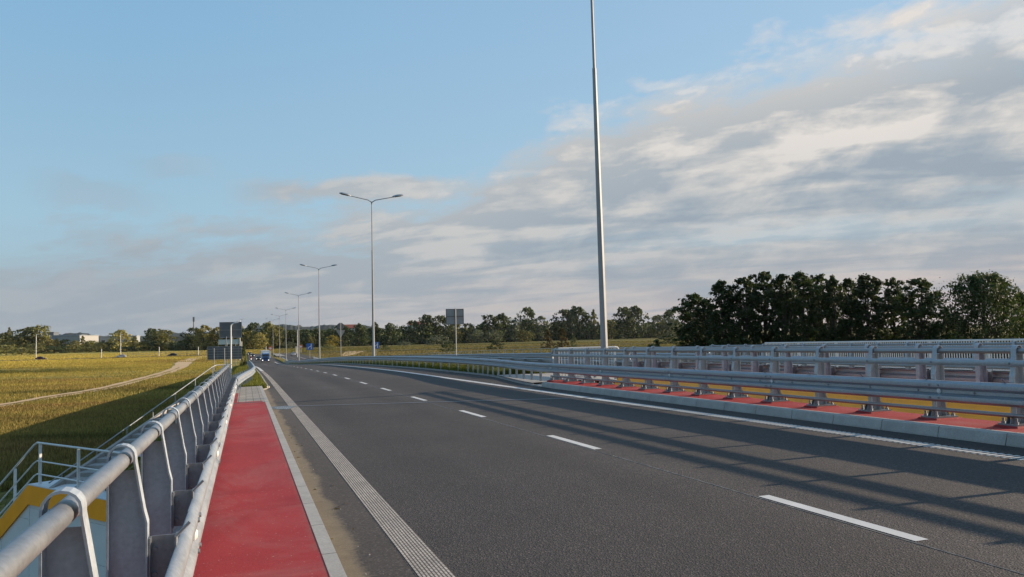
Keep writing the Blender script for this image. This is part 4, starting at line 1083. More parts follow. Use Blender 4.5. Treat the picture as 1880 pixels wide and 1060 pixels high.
# (photo x of the crown, distance along the view, radius in photo px, top row) resolved beforehand to world x, y, radius, height
ROW = [
 (71.07, 122.25, 4.52, 12.87, 0, 'low dark alder at the left end of the tall row, shorter than its neighbours'),
 (70.13, 116.24, 3.6, 11.94, 4, 'short dark alder second in the row beyond the railing, notched top'),
 (70.58, 111.89, 3.73, 14.34, 0, 'dark alder where the row first steps up to full height'),
 (72.32, 109.23, 3.44, 14.58, 1, 'dark alder with a ragged flat top, fourth in the tall row'),
 (77.8, 111.68, 4.02, 15.69, 3, 'tallest pointed dark alder in the left half of the row'),
 (76.93, 105.65, 3.16, 14.81, 1, 'slim dark alder just right of the tallest pointed one'),
 (82.3, 108.12, 4.19, 15.34, 0, 'broad dark alder in the middle of the tall row'),
 (88.68, 112.38, 3.41, 15.33, 3, 'dark alder with two small tips, right of the row centre'),
 (86.04, 105.87, 3.0, 14.92, 4, 'narrow dark alder with sky showing through its middle'),
 (94.78, 112.52, 3.46, 14.63, 1, 'dark alder with thin crown set back in the row'),
 (89.14, 101.72, 4.06, 14.45, 0, 'round topped dark alder left of the gap in the row'),
 (95.63, 103.84, 3.14, 14.1, 3, 'dark alder leaning to the right beside the narrow sky gap'),
 (94.59, 97.86, 4.11, 13.6, 1, 'lighter green alder standing right of the narrow sky gap'),
 (104.79, 102.99, 2.01, 9.84, 4, 'low young alder filling the gap before the big round tree'),
 (103.31, 99.26, 1.72, 8.71, 1, 'smallest young alder at the foot of the big round tree'),
 (100.45, 91.77, 5.37, 13.64, 9, 'big broad round crowned tree at the right end of the row'),
 (111.47, 94.54, 3.84, 11.4, 0, 'dark tree cut off by the right edge of the picture'),
]
for i, (x, y, R, H, k, lab) in enumerate(ROW):
    pr, base_r = (NB, 5.2) if k == 9 else (NA[k], 2.6)
    plant(pr, x, y, R/base_r, H/10, lab, 'alder_tree', 'tree', 'row of dark trees beyond the right railing', rz=i*1.37)
# undergrowth below that row
rg = np.random.default_rng(77)
UP = [(65.2, 115.7), (65.9, 115.5), (66.6, 115.3), (67.4, 115.0), (68.1, 114.8), (68.8, 114.6), (69.6, 114.3), (70.3, 114.1), (71.0, 113.9), (71.8, 113.6), (72.5, 113.4), (73.2, 113.1), (74.0, 112.9), (74.7, 112.7), (75.4, 112.4), (76.2, 112.2), (76.9, 112.0), (77.6, 111.7), (78.4, 111.5), (79.1, 111.3), (79.8, 111.0), (80.6, 110.8), (81.3, 110.5), (82.0, 110.3), (82.8, 110.1), (83.5, 109.8), (84.2, 109.6), (85.0, 109.4), (85.7, 109.1), (86.4, 108.9), (87.2, 108.7), (87.9, 108.4), (88.6, 108.2), (89.4, 108.0), (90.1, 107.7), (90.8, 107.5), (91.6, 107.2), (92.3, 107.0), (93.0, 106.8), (93.8, 106.5), (94.5, 106.3), (95.3, 106.1), (96.0, 105.8), (96.7, 105.6), (97.5, 105.4), (98.2, 105.1), (98.9, 104.9), (99.7, 104.6), (100.4, 104.4), (101.1, 104.2), (101.9, 103.9), (102.6, 103.7), (103.3, 103.5), (104.1, 103.2), (104.8, 103.0), (105.5, 102.8), (106.3, 102.5), (107.0, 102.3), (107.7, 102.0), (108.5, 101.8), (109.2, 101.6), (109.9, 101.3), (110.7, 101.1), (111.4, 100.9), (112.1, 100.6), (112.9, 100.4), (113.6, 100.2), (114.3, 99.9), (115.1, 99.7), (115.8, 99.5), (116.5, 99.2), (117.3, 99.0), (118.0, 98.7), (118.7, 98.5), (119.5, 98.3), (120.2, 98.0), (120.9, 97.8), (121.7, 97.6), (122.4, 97.3)]
Vs = []
for i, (x, y) in enumerate(UP):
    for j in range(2):
        V, _c = crown_arrays(rg, 2.6+3.4*rg.random(), 1.5+rg.random(), .0, SH['dome'], 16, 26, .42, .7, .4)
        Vs.append(V+np.array([x+rg.normal()*1.2, y+rg.normal()*5, MEADOW]))
o = link('undergrowth', quad_mesh('undergrowth', np.concatenate(Vs), M['leaf_dark'])); o['kind'] = 'stuff'

# far tree belt
FW = [tree_proto(60+i, 10, 4.4, .3, 'round', 144, 12, .6, M['leaf_willow'], 3, .4) for i in range(2)]
FD = [tree_proto(64+i, 10, 4.2, .4, sh, 150, 12, .6, M['leaf_dark'], 4, .45) for i, sh in enumerate(('round','broad'))]
FO = [tree_proto(68+i, 10, 4.2, .3, sh, 150, 12, .6, M['leaf_olive'], 4, .45) for i, sh in enumerate(('broad','round'))]
FP = tree_proto(72, 10, 2.0, .4, 'poplar', 124, 12, .5, M['leaf_dark'], 4, .4)
FPo = tree_proto(76, 10, 2.2, .4, 'poplar', 124, 12, .5, M['leaf_olive'], 4, .4)
FG = tree_proto(73, 10, 4.0, .3, 'round', 120, 12, .58, M['leaf_gold'], 3, .4)
FS = tree_proto(74, 10, 4.2, .3, 'round', 134, 12, .58, M['leaf_pale'], 3, .4)
BR = tree_proto(75, 10, 3.2, .2, 'cone', 70, 26, .55, M['leaf_brown'], 10, .4)
BS = tree_proto(78, 10, 7.5, .0, 'dome', 70, 20, .8, M['leaf_olive'], 6, .35)
BD = tree_proto(79, 10, 7.5, .0, 'dome', 80, 22, .75, M['leaf_dark'], 6, .35)
BP = tree_proto(80, 10, 9.0, .0, 'dome', 60, 20, .9, M['leaf_pale'], 6, .3)
PROTO = dict(W=FW, D=FD, O=FO, P=[FP], Q=[FPo], G=[FG], S=[FS], B=[BR], s=[BS], d=[BD], p=[BP])
PR0 = dict(W=4.4, D=4.2, O=4.2, P=2.0, Q=2.2, G=4.0, S=4.2, B=3.2, s=7.5, d=7.5, p=9.0)
FAR = [
 ('O', -210.8, 865.3, 9.72, 18.55, 'bushy light green tree cut off by the left edge'),
 ('Q', -206.1, 861.9, 3.77, 23.41, 'thin birch like tree standing up at the left edge'),
 ('W', -195.0, 844.4, 8.47, 16.09, 'pale green tree between the left edge and the big round one'),
 ('O', -188.5, 844.4, 11.67, 22.83, 'left half of the big double crowned tree far left'),
 ('O', -178.4, 841.8, 11.15, 24.08, 'right half of the big double crowned tree far left'),
 ('W', -169.1, 835.0, 7.4, 12.55, 'light willow between the double crowned tree and the factory'),
 ('Q', -161.0, 829.1, 4.74, 12.35, 'slim green tree before the left end of the factory'),
 ('D', -152.4, 822.7, 5.76, 11.17, 'dark narrow tree before the grey factory wing'),
 ('W', -141.4, 800.1, 6.13, 9.95, 'pale willow before the grey factory wing'),
 ('Q', -136.9, 811.2, 3.64, 14.18, 'thin young tree rising before the white factory hall'),
 ('O', -130.0, 806.1, 6.21, 9.69, 'olive tree before the white factory hall'),
 ('W', -118.3, 777.7, 6.51, 7.57, 'yellow green willow at the right corner of the white factory hall'),
 ('D', -113.4, 793.6, 6.66, 8.36, 'dark bushy tree right of the white factory hall'),
 ('W', -102.1, 779.7, 9.61, 17.94, 'tall rounded willow standing left of the birches by the grey hall'),
 ('Q', -89.5, 763.9, 4.98, 12.44, 'slim birch between the rounded willow and the yellow bush'),
 ('G', -81.2, 753.3, 5.91, 8.11, 'yellowing tree before the big spreading tree'),
 ('D', -74.4, 748.3, 7.36, 18.4, 'left crown of the big spreading tree before the track end'),
 ('O', -65.9, 733.4, 9.64, 17.59, 'big spreading olive tree with pale right edge before the track end'),
 ('D', -67.5, 727.9, 7.17, 8.25, 'dark inner crown under the big spreading tree'),
 ('D', -53.9, 717.4, 6.64, 5.74, 'low dark tree right of the big spreading one'),
 ('D', -45.9, 706.4, 6.56, 6.45, 'low dark tree midway between the spreading tree and the grey sign'),
 ('D', -39.7, 697.9, 6.96, 17.49, 'dark tree left of the pale willow near the grey sign'),
 ('W', -31.1, 685.8, 8.69, 18.85, 'large pale willow left of the dark grey sign boards'),
 ('W', -21.0, 682.6, 7.32, 17.35, 'pale willow half hidden by the dark grey sign boards'),
 ('D', -13.4, 683.0, 6.43, 14.66, 'dark tree behind the dark grey sign boards'),
 ('O', -7.4, 683.3, 6.45, 20.53, 'olive tree rising over the large grey sign back'),
 ('W', 0.8, 684.1, 5.56, 15.26, 'pale willow right of the grey sign boards above the road'),
 ('D', 6.5, 686.2, 6.99, 20.35, 'dark round topped tree over the end of the road'),
 ('W', 10.1, 674.9, 5.97, 12.42, 'pale lower willow in front of the dark round topped one'),
 ('O', 17.8, 690.1, 6.12, 21.55, 'tall olive tree behind the far lamp columns'),
 ('O', 24.6, 692.4, 6.64, 17.98, 'tall lit tree just right of the far lamp columns'),
 ('D', 35.8, 696.1, 6.71, 14.29, 'dark tree right of the tall lit one, by the third lamp column'),
 ('S', 32.2, 674.5, 5.1, 5.09, 'silvery bush at the foot of the trees by the third lamp column'),
 ('D', 45.5, 699.1, 7.73, 14.59, 'dark tree behind the left blue lane sign'),
 ('D', 55.4, 702.1, 7.31, 15.34, 'dark tree behind the second lamp column'),
 ('O', 50.4, 688.6, 3.34, 9.06, 'small lighter tree beside the second lamp column'),
 ('G', 67.1, 690.6, 5.79, 9.6, 'yellow green bush lit before the dark wood left of the triangle sign'),
 ('D', 75.9, 707.7, 8.43, 17.78, 'dark tree behind the inverted triangle sign'),
 ('D', 91.9, 711.5, 7.02, 18.96, 'dark round tree between the triangle sign and the nearest lamp column'),
 ('P', 106.3, 714.8, 5.07, 20.19, 'narrow dark tree behind the nearest lamp column'),
 ('D', 119.5, 717.6, 6.65, 19.09, 'dark round tree right of the nearest lamp column'),
 ('D', 139.9, 721.8, 7.27, 20.75, 'dark tree left of the tall dark clump by the square sign'),
 ('D', 153.7, 724.5, 8.91, 25.93, 'tall dark crown left of the square grey sign'),
 ('D', 166.2, 727.2, 9.51, 24.86, 'tall dark crown touching the square grey sign'),
 ('O', 180.7, 731.0, 7.48, 19.32, 'olive tree behind the square grey sign'),
 ('D', 193.3, 734.2, 7.01, 17.69, 'dark tree right of the square grey sign'),
 ('S', 199.3, 722.2, 6.92, 11.93, 'silvery willow bushes left of the broad dark dome'),
 ('D', 215.1, 739.5, 8.76, 25.02, 'left half of a broad dark dome shaped tree'),
 ('D', 228.3, 742.6, 9.39, 26.46, 'right half of a broad dark dome shaped tree'),
 ('S', 214.2, 717.0, 7.98, 11.58, 'silvery willow in front of the broad dark dome'),
 ('S', 242.2, 745.7, 8.36, 20.69, 'silvery willow right of the broad dark dome'),
 ('D', 256.3, 748.7, 8.44, 32.01, 'tall upright dark tree standing above the belt'),
 ('S', 271.2, 751.8, 8.52, 24.07, 'pale grey green tree right of the tall upright one'),
 ('O', 245.2, 728.7, 8.75, 11.13, 'olive tree at the foot of the tall upright one'),
 ('D', 285.8, 756.0, 7.46, 18.14, 'dark tree left of the large spreading crown'),
 ('D', 298.8, 760.2, 9.86, 29.82, 'left part of the large spreading crown left of the mast'),
 ('D', 314.8, 765.2, 12.91, 33.07, 'large dark spreading crown left of the very tall mast'),
 ('Q', 335.1, 771.3, 5.36, 30.33, 'slim poplar just left of the very tall mast'),
 ('O', 357.2, 777.6, 9.67, 19.67, 'olive tree just right of the very tall mast'),
 ('D', 361.1, 754.9, 10.62, 31.08, 'left part of the lone dark round crown right of the mast'),
 ('D', 375.1, 758.8, 11.91, 32.73, 'lone dark round crown right of the very tall mast'),
 ('O', 403.1, 789.8, 8.72, 13.48, 'low olive tree right of the lone dark round crown'),
 ('O', 418.0, 792.4, 8.78, 23.72, 'olive round tree between the lone dark crown and the tall row'),
 ('D', 434.9, 792.4, 10.73, 29.33, 'dark tree touching the left end of the tall row'),
 ('S', 421.9, 774.5, 8.01, 20.87, 'pale tree in front of the left end of the tall row'),
 ('s', -171.4, 709.2, 11.19, 7.38, 'low rounded green thicket at the left edge of the meadow'),
 ('s', -154.7, 680.4, 9.96, 4.74, 'low green thicket right of the one at the left edge'),
 ('s', -159.3, 740.9, 10.9, 7.78, 'lighter round thicket behind the dark red car lamp post'),
 ('d', -146.4, 746.0, 12.88, 5.26, 'long low dark thicket before the factory'),
 ('s', -133.2, 751.2, 6.53, 6.66, 'pale round thicket before the white factory hall'),
 ('s', -123.9, 765.4, 10.51, 4.09, 'low green thicket right of the pale round one'),
 ('d', -92.0, 732.8, 10.18, 3.97, 'low dark thicket at the foot of the tall rounded willow'),
 ('d', -0.3, 113.7, 0.45, 6.22, 'dark upright shrub beside the left road and grey sign boards'),
 ('s', 47.5, 512.2, 4.86, 3.31, 'low thicket behind the left blue lane sign'),
 ('d', 72.4, 450.9, 2.19, 3.27, 'small dark bush right of the right blue lane sign'),
 ('p', 142.4, 632.7, 9.83, 7.23, 'wide silvery shrub left of the square sign pole'),
 ('p', 120.1, 655.7, 6.4, 3.05, 'low silvery shrub left of the wide one'),
 ('d', 84.5, 354.7, 3.77, 4.31, 'dark round bush at the foot of the square sign pole'),
 ('d', 112.9, 375.2, 3.79, 4.39, 'dark bush in the open meadow right of the square sign'),
 ('d', 152.7, 376.9, 1.68, 5.61, 'small dark upright bush left of the very tall mast'),
 ('d', 215.3, 396.5, 5.52, 4.67, 'dark bush at the foot of the tall row on its left'),
 ('B', 135.6, 366.8, 3.34, 8.75, 'slim rusty green tree standing alone in the meadow left of the mast'),
 ('B', 139.0, 357.0, 4.28, 9.32, 'rusty green tree alone in the meadow, right of the slim one'),
]
for i, (k, x, y, R, H, lab) in enumerate(FAR):
    shrub = k in 'sdp'
    plant(PROTO[k][i % len(PROTO[k])], x, y, R/PR0[k], H/10, lab, 'shrub' if shrub else 'tree', 'shrub' if shrub else 'tree', 'shrubs in the meadow' if shrub else 'far belt of trees', z=MEADOW)
# the wood behind the single trees, read as one mass
WD = [(-285, 991, 16.6), (-280, 989, 16.5), (-274, 987, 16.4), (-267, 978, 16.2), (-259, 968, 16.0), (-252, 959, 15.8), (-245, 950, 15.6), (-238, 940, 15.4), (-231, 931, 15.2), (-225, 927, 14.7), (-219, 923, 14.1), (-214, 919, 13.5), (-208, 916, 13.0), (-203, 912, 12.4), (-197, 908, 11.9), (-192, 904, 11.3), (-186, 900, 10.8), (-181, 896, 10.2), (-175, 892, 9.7), (-170, 888, 9.5), (-164, 885, 9.3), (-159, 881, 9.2), (-154, 877, 9.0), (-148, 873, 8.8), (-143, 869, 8.6), (-138, 866, 8.5), (-133, 862, 8.3), (-127, 858, 8.1), (-122, 854, 8.0), (-117, 848, 7.9), (-111, 841, 7.8), (-106, 835, 7.7), (-100, 828, 7.7), (-95, 822, 7.6), (-90, 816, 7.5), (-85, 809, 7.4), (-79, 803, 7.4), (-74, 797, 7.3), (-69, 790, 7.2), (-64, 784, 7.1), (-59, 778, 7.1), (-55, 772, 7.0), (-50, 765, 8.2), (-45, 759, 9.5), (-40, 753, 10.7), (-36, 747, 11.9), (-31, 741, 13.0), (-27, 741, 14.3), (-22, 741, 15.5), (-18, 741, 15.5), (-14, 741, 15.5), (-9, 741, 15.6), (-5, 741, 15.6), (-1, 741, 15.6), (4, 743, 15.7), (8, 744, 15.7), (13, 746, 15.8), (17, 747, 15.8), (22, 748, 15.9), (27, 750, 15.9), (31, 751, 16.0), (36, 752, 16.0), (41, 753, 16.0), (45, 755, 16.0), (50, 756, 16.0), (55, 757, 16.0), (60, 759, 16.0), (65, 760, 16.0), (70, 761, 16.0), (75, 762, 16.0), (79, 763, 16.0), (84, 764, 16.1), (89, 765, 16.1), (95, 766, 16.2), (100, 767, 16.3), (105, 768, 16.4), (110, 769, 16.5), (115, 770, 16.7), (120, 771, 16.8), (125, 772, 16.9), (131, 773, 17.0), (136, 774, 17.2), (141, 775, 17.3), (147, 776, 17.2), (152, 777, 17.0), (158, 777, 16.9), (163, 778, 16.8), (168, 779, 16.7), (174, 780, 16.6), (180, 781, 16.4), (185, 783, 16.3), (191, 784, 16.2), (197, 785, 16.1), (203, 787, 15.9), (209, 788, 15.8), (214, 789, 15.7), (220, 790, 17.1), (226, 792, 18.4), (232, 793, 19.8), (238, 794, 19.7), (244, 795, 19.6), (251, 796, 19.6), (257, 798, 19.5), (263, 799, 19.4), (269, 800, 19.3), (275, 801, 19.3), (282, 802, 19.2), (288, 803, 19.1), (294, 804, 19.0), (301, 806, 19.0), (308, 808, 19.1), (315, 810, 19.1), (322, 812, 19.1), (329, 814, 19.1), (336, 816, 19.1), (343, 818, 19.1), (350, 820, 19.2), (357, 822, 19.2), (364, 824, 19.2), (372, 826, 19.2), (379, 828, 19.2), (386, 829, 19.2), (394, 831, 19.1), (401, 833, 19.0), (409, 835, 18.8), (416, 837, 18.6), (424, 838, 18.5), (432, 840, 18.3), (439, 842, 18.2), (446, 842, 18.0), (453, 842, 17.8), (460, 842, 17.6), (467, 841, 17.4), (474, 841, 17.2), (481, 841, 17.1), (488, 841, 16.9), (495, 841, 16.7), (502, 841, 16.5), (509, 841, 16.3)]
rg = np.random.default_rng(55); Vs = []
for i, (x, y, h) in enumerate(WD):
    for j in range(3):
        hh_ = h*(.72+.3*rg.random())*(1 if j < 2 else .6); V, _c = crown_arrays(rg, hh_, 6.5+2*rg.random(), .0, SH['round'], 26, 9, 2.0, .7, .4)
        Vs.append(V+np.array([x+rg.normal()*4, y+rg.random()*25+(-30 if j == 2 else 0), MEADOW]))
o = link('woodland', quad_mesh('woodland', np.concatenate(Vs), M['leaf_dark'])); o['kind'] = 'stuff'

# ------------------------------------------------------------------ grass
def tufts(name, pts, hmin, hmax, w, mat, nb=3, seed=3):
    rg = np.random.default_rng(seed); P = np.repeat(np.array(pts), nb, 0); n = len(P)
    P[:, :2] += rg.normal(size=(n,2))*w*1.2
    h = hmin+(hmax-hmin)*rg.random(n); a = rg.random(n)*2*PI; ww = w*(.5+rg.random(n)*.8)
    dx, dy = np.cos(a)*ww*.5, np.sin(a)*ww*.5
    lean = rg.normal(size=(n,2))*.28*h[:,None]
    A_ = np.stack([P[:,0]-dx, P[:,1]-dy, P[:,2]-.02], 1); B_ = np.stack([P[:,0]+dx, P[:,1]+dy, P[:,2]-.02], 1); T_ = np.stack([P[:,0]+lean[:,0], P[:,1]+lean[:,1], P[:,2]+h], 1)
    o = link(name, quad_mesh(name, np.stack([A_,B_,T_],1).reshape(-1,3), mat, 3)); o['kind'] = 'stuff'; return o
rg = np.random.default_rng(9)
pts = []
for _ in range(5200):
    y = 34.6+205*rg.random()**2.6; x = -1.2+1.95*rg.random(); pts.append((x, y, z1(x, y)+.05))
tufts('grass', pts, .06, .22, .035, M['grass'], 4, 4)
pts = []
for _ in range(9000):
    y = 33.4+200*rg.random()**2.2; x = r1r(y)+.12+2.0*rg.random(); pts.append((x, y, (z1(x,y) if x < 11 else z2(x,y))+.05))
tufts('grass', pts, .08, .36, .04, M['grass'], 4, 5)
pts = []
for _ in range(9000):
    y = 18+150*rg.random()**1.7; x = -1.25-11*rg.random()**1.2
    if y < abut(x)+1.6: continue
    # keep the stair clear
    tt = (y-A.y)/(B.y-A.y)
    if 0 < tt < 1.05 and -.1 < x-(A.x+(B.x-A.x)*tt) < 1.65: continue
    pts.append((x, y, ground(x, y)))
tufts('grass', pts, .08, .30, .05, M['grass'], 4, 6)
def on_track(x, y):
    return y > 60 and abs(x-float(np.interp(y, [b for a,b in TR], [a for a,b in TR]))) < (1.6 if y < 180 else 1.6+2.2*sstep(190,330,y))
pts = []
for _ in range(150000):
    d = 45+375*rg.random()**1.2; az = math.radians(-17.5+18*rg.random()); x = d*math.sin(az)-2; y = d*math.cos(az)
    if y > 421 or on_track(x, y) or x > -6-.0*y: continue
    n_ = math.sin(x*.05+y*.031)+math.sin(y*.083-x*.021)+.6*math.sin(y*.21+x*.11)
    if rg.random() > .72+.3*n_: continue
    pts.append((x, y, ground(x, y)))
tufts('meadow_grass', pts, .12, .42, .14, M['tallgrass'], 3, 7)
pts = []
for _ in range(26000):
    d = 300+330*rg.random(); az = math.radians(-16+48*rg.random()); x = d*math.sin(az); y = d*math.cos(az)
    if 419 < y < 438 or (-2 < x < 27 and y < 425): continue
    pts.append((x, y, MEADOW))
tufts('meadow_grass', pts, .2, .6, .4, M['tallgrass'], 4, 8)

# ------------------------------------------------------------------ far ridge of woods
rg = np.random.default_rng(31); mb = MB(); na = 420; nr = 7
for i in range(na):
    az = math.radians(-34+ 66*i/(na-1)); d0 = 2300
    hb = 30+9*math.sin(az*9+1)+6*math.sin(az*23)+3*math.sin(az*61)+2*math.sin(az*143+1)+1.6*rg.random()
    for j in range(nr):
        a = PI*j/(nr-1); d = d0+120-120*math.cos(a); hh_ = hb*math.sin(a)**.6*(1+.08*rg.random())
        mb.v.append((d*math.sin(az), d*math.cos(az), MEADOW+hh_+(-1 if j in (0, nr-1) else 0)))
mb.f = [(i*nr+j, (i+1)*nr+j, (i+1)*nr+j+1, i*nr+j+1) for i in range(na-1) for j in range(nr-1)]
struct('distant_forest', mb, M['ridge'], 'stuff')

# ------------------------------------------------------------------ the evening air
mh = bpy.data.materials.new('evening_haze'); mh.use_nodes = True; th_ = mh.node_tree
th_.nodes.remove(th_.nodes['Principled BSDF']); vol = th_.nodes.new('ShaderNodeVolumePrincipled')
vol.inputs['Color'].default_value = (.80, .87, .96, 1); vol.inputs['Density'].default_value = .00002; vol.inputs['Anisotropy'].default_value = .2
th_.links.new(vol.outputs[0], th_.nodes['Material Output'].inputs['Volume'])
mb = MB(); mb.box(-3400, 3400, -400, 3400, -7.2, 48); tag(mb.build('haze', mh), kind='stuff')

# ------------------------------------------------------------------ sky, sun, camera
SUN_EL = math.radians(15.3)
w = bpy.data.worlds.new('World'); S.world = w; w.use_nodes = True; t = w.node_tree; bg = t.nodes['Background']
sky = N(t, 'ShaderNodeTexSky', sky_type='NISHITA'); sky.sun_disc = False; sky.sun_elevation = SUN_EL; sky.sun_rotation = math.radians(91.8); sky.air_density = 1.0; sky.dust_density = .6; sky.ozone_density = 1.2
tc = N(t, 'ShaderNodeTexCoord'); sp = N(t, 'ShaderNodeSeparateXYZ'); L(t, tc.outputs['Generated'], sp.inputs[0])
X_, Y_, Z_ = sp.outputs
el = math_n(t, 'MULTIPLY', math_n(t, 'ARCSINE', Z_), 180/PI); az = math_n(t, 'MULTIPLY', math_n(t, 'ARCTAN2', X_, Y_), 180/PI)
# flat cloud deck seen in perspective
zz = math_n(t, 'ADD', math_n(t, 'MAXIMUM', Z_, 0.0), .10)
cb = N(t, 'ShaderNodeCombineXYZ'); L(t, math_n(t, 'DIVIDE', X_, zz), cb.inputs[0]); L(t, math_n(t, 'DIVIDE', Y_, zz), cb.inputs[1])
def cl(scale, sc, rz, detail, rough, dist, off=(0,0,0)):
    mp = N(t, 'ShaderNodeMapping'); mp.inputs['Scale'].default_value = sc; mp.inputs['Rotation'].default_value = (0,0,rz); mp.inputs['Location'].default_value = off
    L(t, cb.outputs[0], mp.inputs[0]); return noise(t, mp.outputs[0], scale, detail, rough, dist)
fc = N(t, 'ShaderNodeFloatCurve'); cv_ = fc.mapping.curves[0]
BND = [(0.281, 0.0504), (0.3071, 0.0617), (0.3257, 0.0899), (0.3666, 0.1094), (0.4068, 0.1281), (0.445, 0.1414), (0.4798, 0.1612), (0.5104, 0.1944), (0.5361, 0.2235), (0.5617, 0.2464), (0.6117, 0.2752), (0.6587, 0.2973), (0.6917, 0.3161), (0.7376, 0.3436), (0.806, 0.3537)]
cv_.points[0].location = (0, BND[0][1]); cv_.points[1].location = (1, BND[-1][1])
for a_, b_ in BND: cv_.points.new(a_, b_)
for p_ in cv_.points: p_.handle_type = 'AUTO_CLAMPED'
fc.mapping.update()
L(t, math_n(t, 'MULTIPLY_ADD', az, 1/150.0, 60/150.0, clamp=True), fc.inputs['Value'])
bnd = math_n(t, 'MULTIPLY', fc.outputs[0], 60.0)
# the sheet is combed along the wind, towards azimuth -48 degrees
zq = math_n(t, 'ADD', math_n(t, 'MAXIMUM', Z_, 0.0), .125)
px_, py_ = math_n(t, 'DIVIDE', X_, zq), math_n(t, 'DIVIDE', Y_, zq)
WA = math.radians(-48)
along = math_n(t, 'ADD', math_n(t, 'MULTIPLY', px_, math.sin(WA)), math_n(t, 'MULTIPLY', py_, math.cos(WA)))
across = math_n(t, 'SUBTRACT', math_n(t, 'MULTIPLY', px_, math.cos(WA)), math_n(t, 'MULTIPLY', py_, math.sin(WA)))
def cln(sa, sc, detail, rough, dist, ox=0.0, oy=0.0):
    c_ = N(t, 'ShaderNodeCombineXYZ'); L(t, math_n(t, 'MULTIPLY_ADD', along, sa, ox), c_.inputs[0]); L(t, math_n(t, 'MULTIPLY_ADD', across, sc, oy), c_.inputs[1])
    return noise(t, c_.outputs[0], 1.0, detail, rough, dist)
n_big = cln(.30, .9, 4, .5, .3, 3.1, 1.7)
n_mid = cln(1.1, 2.5, 6, .52, .5, 7.3, 2.2)
n_fin = cln(4.0, 7.0, 6, .6, .2, 1.3, 9.2)
n_puf = cln(2.1, 2.6, 8, .60, .3, 5.3, 4.2)
c_i = N(t, 'ShaderNodeCombineXYZ'); L(t, math_n(t, 'MULTIPLY', az, .16), c_i.inputs[0]); L(t, math_n(t, 'MULTIPLY_ADD', az, -.045, math_n(t, 'MULTIPLY', el, .34)), c_i.inputs[1])
n_iso = noise(t, c_i.outputs[0], 1.0, 9, .62, .25)
below = math_n(t, 'SUBTRACT', bnd, el)
edge = math_n(t, 'ADD', below, math_n(t, 'ADD', math_n(t, 'MULTIPLY_ADD', n_puf, 6.0, -3.0), math_n(t, 'MULTIPLY_ADD', n_iso, 9.0, -4.5)))
edge = math_n(t, 'ADD', edge, math_n(t, 'MULTIPLY_ADD', n_fin, 3.0, -1.5))
cov = ramp(t, math_n(t, 'MULTIPLY_ADD', edge, 1/8.0, .40), [(.25, 0), (.62, 1)])
brk = ramp(t, math_n(t, 'ADD', math_n(t, 'MULTIPLY', n_big, .7), math_n(t, 'MULTIPLY', n_puf, .3)), [(.34, .55), (.48, 1)])
def window(x, a, b, c, d): return math_n(t, 'MULTIPLY', math_n(t, 'MULTIPLY_ADD', x, 1/(b-a), -a/(b-a), clamp=True), math_n(t, 'MULTIPLY_ADD', x, -1/(d-c), d/(d-c), clamp=True))
def bank(a, b, c, d, e0, hw, k, gain, slope=0.0):
    off = math_n(t, 'ABSOLUTE', math_n(t, 'ADD', el, math_n(t, 'MULTIPLY_ADD', az, -slope, -e0)))
    v = math_n(t, 'ADD', math_n(t, 'MULTIPLY_ADD', off, -1/hw, 1.0), math_n(t, 'MULTIPLY_ADD', n_iso, k*1.4, -k*.7))
    return math_n(t, 'MULTIPLY', math_n(t, 'MULTIPLY', ramp(t, v, [(.1, 0), (.7, 1)]), window(az, a, b, c, d)), gain)
banks = math_n(t, 'MAXIMUM', bank(-1.5, 2.5, 12, 20, 9.85, 1.15, 2.2, .95, .02), bank(-13, -10.5, -7.5, -4, 8.2, 1.2, 3.4, .32, -.12))
banks = math_n(t, 'MAXIMUM', banks, bank(-8, -5, -4, -1, 11.3, .9, 3.0, .28))
cov = math_n(t, 'MULTIPLY', cov, math_n(t, 'MAXIMUM', brk, math_n(t, 'MULTIPLY_ADD', below, 1/16.0, 0.0, clamp=True)))
cov = math_n(t, 'MAXIMUM', cov, banks)
lowbank = ramp(t, math_n(t, 'MULTIPLY', math_n(t, 'ADD', el, math_n(t, 'MULTIPLY_ADD', n_puf, 5.0, -2.5)), 1/10.0), [(.34, .95), (.56, 0)])
cov = math_n(t, 'MAXIMUM', cov, lowbank)
thick = math_n(t, 'MULTIPLY_ADD', below, 1/13.0, -.02, clamp=True)
lit = ramp(t, math_n(t, 'ADD', math_n(t, 'ADD', n_mid, math_n(t, 'ADD', math_n(t, 'MULTIPLY_ADD', n_puf, .3, -.15), math_n(t, 'MULTIPLY_ADD', n_iso, .9, -.45))), math_n(t, 'MULTIPLY_ADD', n_fin, .22, -.11)), [(.36, 0), (.64, 1)])
lit = math_n(t, 'MAXIMUM', lit, math_n(t, 'MULTIPLY_ADD', thick, -1.1, .65))
right = math_n(t, 'MULTIPLY_ADD', az, 1/50.0, .15, clamp=True)
edgelit = math_n(t, 'SUBTRACT', 1.0, thick)
bright = math_n(t, 'MULTIPLY', math_n(t, 'MULTIPLY_ADD', edgelit, .62, .42), math_n(t, 'MULTIPLY_ADD', lit, .95, .12))
bright = math_n(t, 'MULTIPLY', bright, math_n(t, 'MULTIPLY_ADD', right, 1.0, .24), clamp=True)
K = 5.2
ccol = ramp(t, bright, [(0.0, (.30*K/10, .365*K/10, .435*K/10)), (.30, (.40*K/10, .445*K/10, .485*K/10)), (.62, (.56*K/10, .56*K/10, .555*K/10)), (1.0, (.79*K/10, .735*K/10, .685*K/10))])
ccol = mixc(t, 1.0, ccol, (10, 10, 10), 'MULTIPLY')
elr = math_n(t, 'MULTIPLY', el, 1/40.0, clamp=True)
warm = math_n(t, 'MULTIPLY', ramp(t, elr, [(.02, 1), (.14, 0)]), math_n(t, 'MULTIPLY', math_n(t, 'MULTIPLY_ADD', n_mid, 1.6, -.2, clamp=True), math_n(t, 'MULTIPLY_ADD', right, 1.5, .15)))
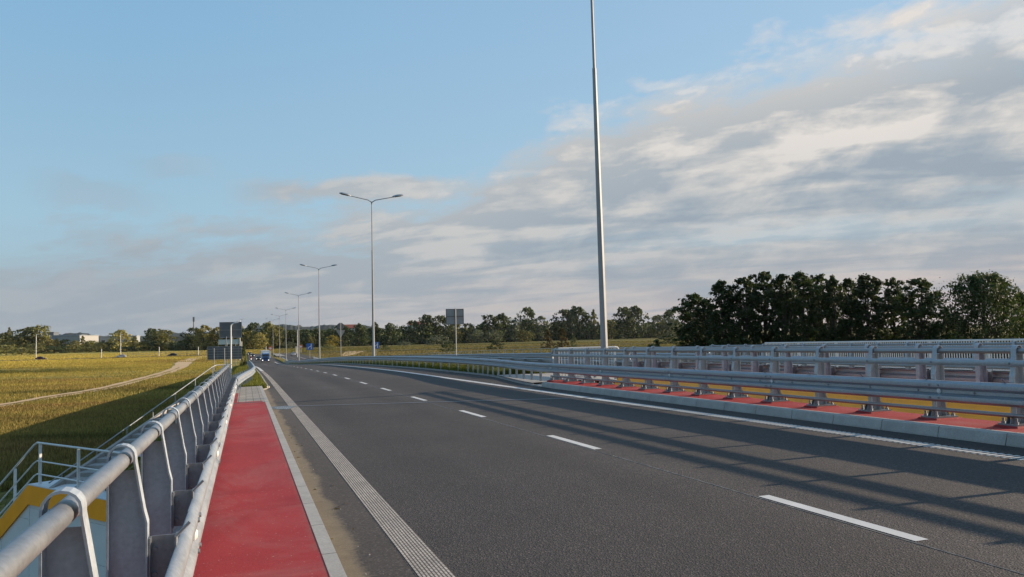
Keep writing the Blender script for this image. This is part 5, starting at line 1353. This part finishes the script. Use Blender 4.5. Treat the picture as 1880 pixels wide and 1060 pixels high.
ccol = mixc(t, math_n(t, 'MULTIPLY', warm, .7), ccol, (.62*K, .50*K, .46*K))
# thin bright haze low in the clear sky
grad = ramp(t, elr, [(0, (.30*K/10, .38*K/10, .47*K/10)), (.2, (.33*K/10, .52*K/10, .66*K/10)), (.5, (.25*K/10, .47*K/10, .69*K/10)), (1, (.17*K/10, .36*K/10, .60*K/10))])
grad = mixc(t, 1.0, grad, (10, 10, 10), 'MULTIPLY')
grad = mixc(t, math_n(t, 'MULTIPLY', right, .30), grad, (.62*K, .74*K, .86*K))
skyc = mixc(t, .85, sky.outputs[0], grad)
skyout = mixc(t, math_n(t, 'MULTIPLY', cov, .95), skyc, ccol)

L(t, skyout, bg.inputs['Color']); bg.inputs['Strength'].default_value = .1
sun = bpy.data.lights.new('sun', 'SUN'); sun.energy = 4.4; sun.angle = math.radians(.53); sun.color = (1.0, .79, .58)
so = bpy.data.objects.new('sun', sun); COL.objects.link(so); so.rotation_euler = (0, PI/2-SUN_EL, math.radians(-1.8))

cam = bpy.data.cameras.new('camera'); co_ = bpy.data.objects.new('camera', cam); COL.objects.link(co_); S.camera = co_
cam.sensor_fit = 'HORIZONTAL'; cam.sensor_width = 36; cam.lens = 1517/1880*36; cam.clip_start = .05; cam.clip_end = 20000
yaw, pitch, roll = math.radians(17.9), math.radians(3.2), .022
F = Vector((math.sin(yaw)*math.cos(pitch), math.cos(yaw)*math.cos(pitch), math.sin(pitch))); R_ = Vector((math.cos(yaw), -math.sin(yaw), 0)); U_ = R_.cross(F)
R2 = R_*math.cos(roll)-U_*math.sin(roll); U2 = U_*math.cos(roll)+R_*math.sin(roll)
m4 = Matrix(((R2.x,U2.x,-F.x,0),(R2.y,U2.y,-F.y,0),(R2.z,U2.z,-F.z,1.6),(0,0,0,1))); co_.matrix_world = m4
S.view_settings.view_transform = 'Standard'; S.view_settings.look = 'None'; S.view_settings.exposure = .95; S.view_settings.gamma = 1
S.cycles.max_bounces = 6; S.cycles.diffuse_bounces = 3; S.cycles.transparent_max_bounces = 8; S.cycles.use_denoising = True
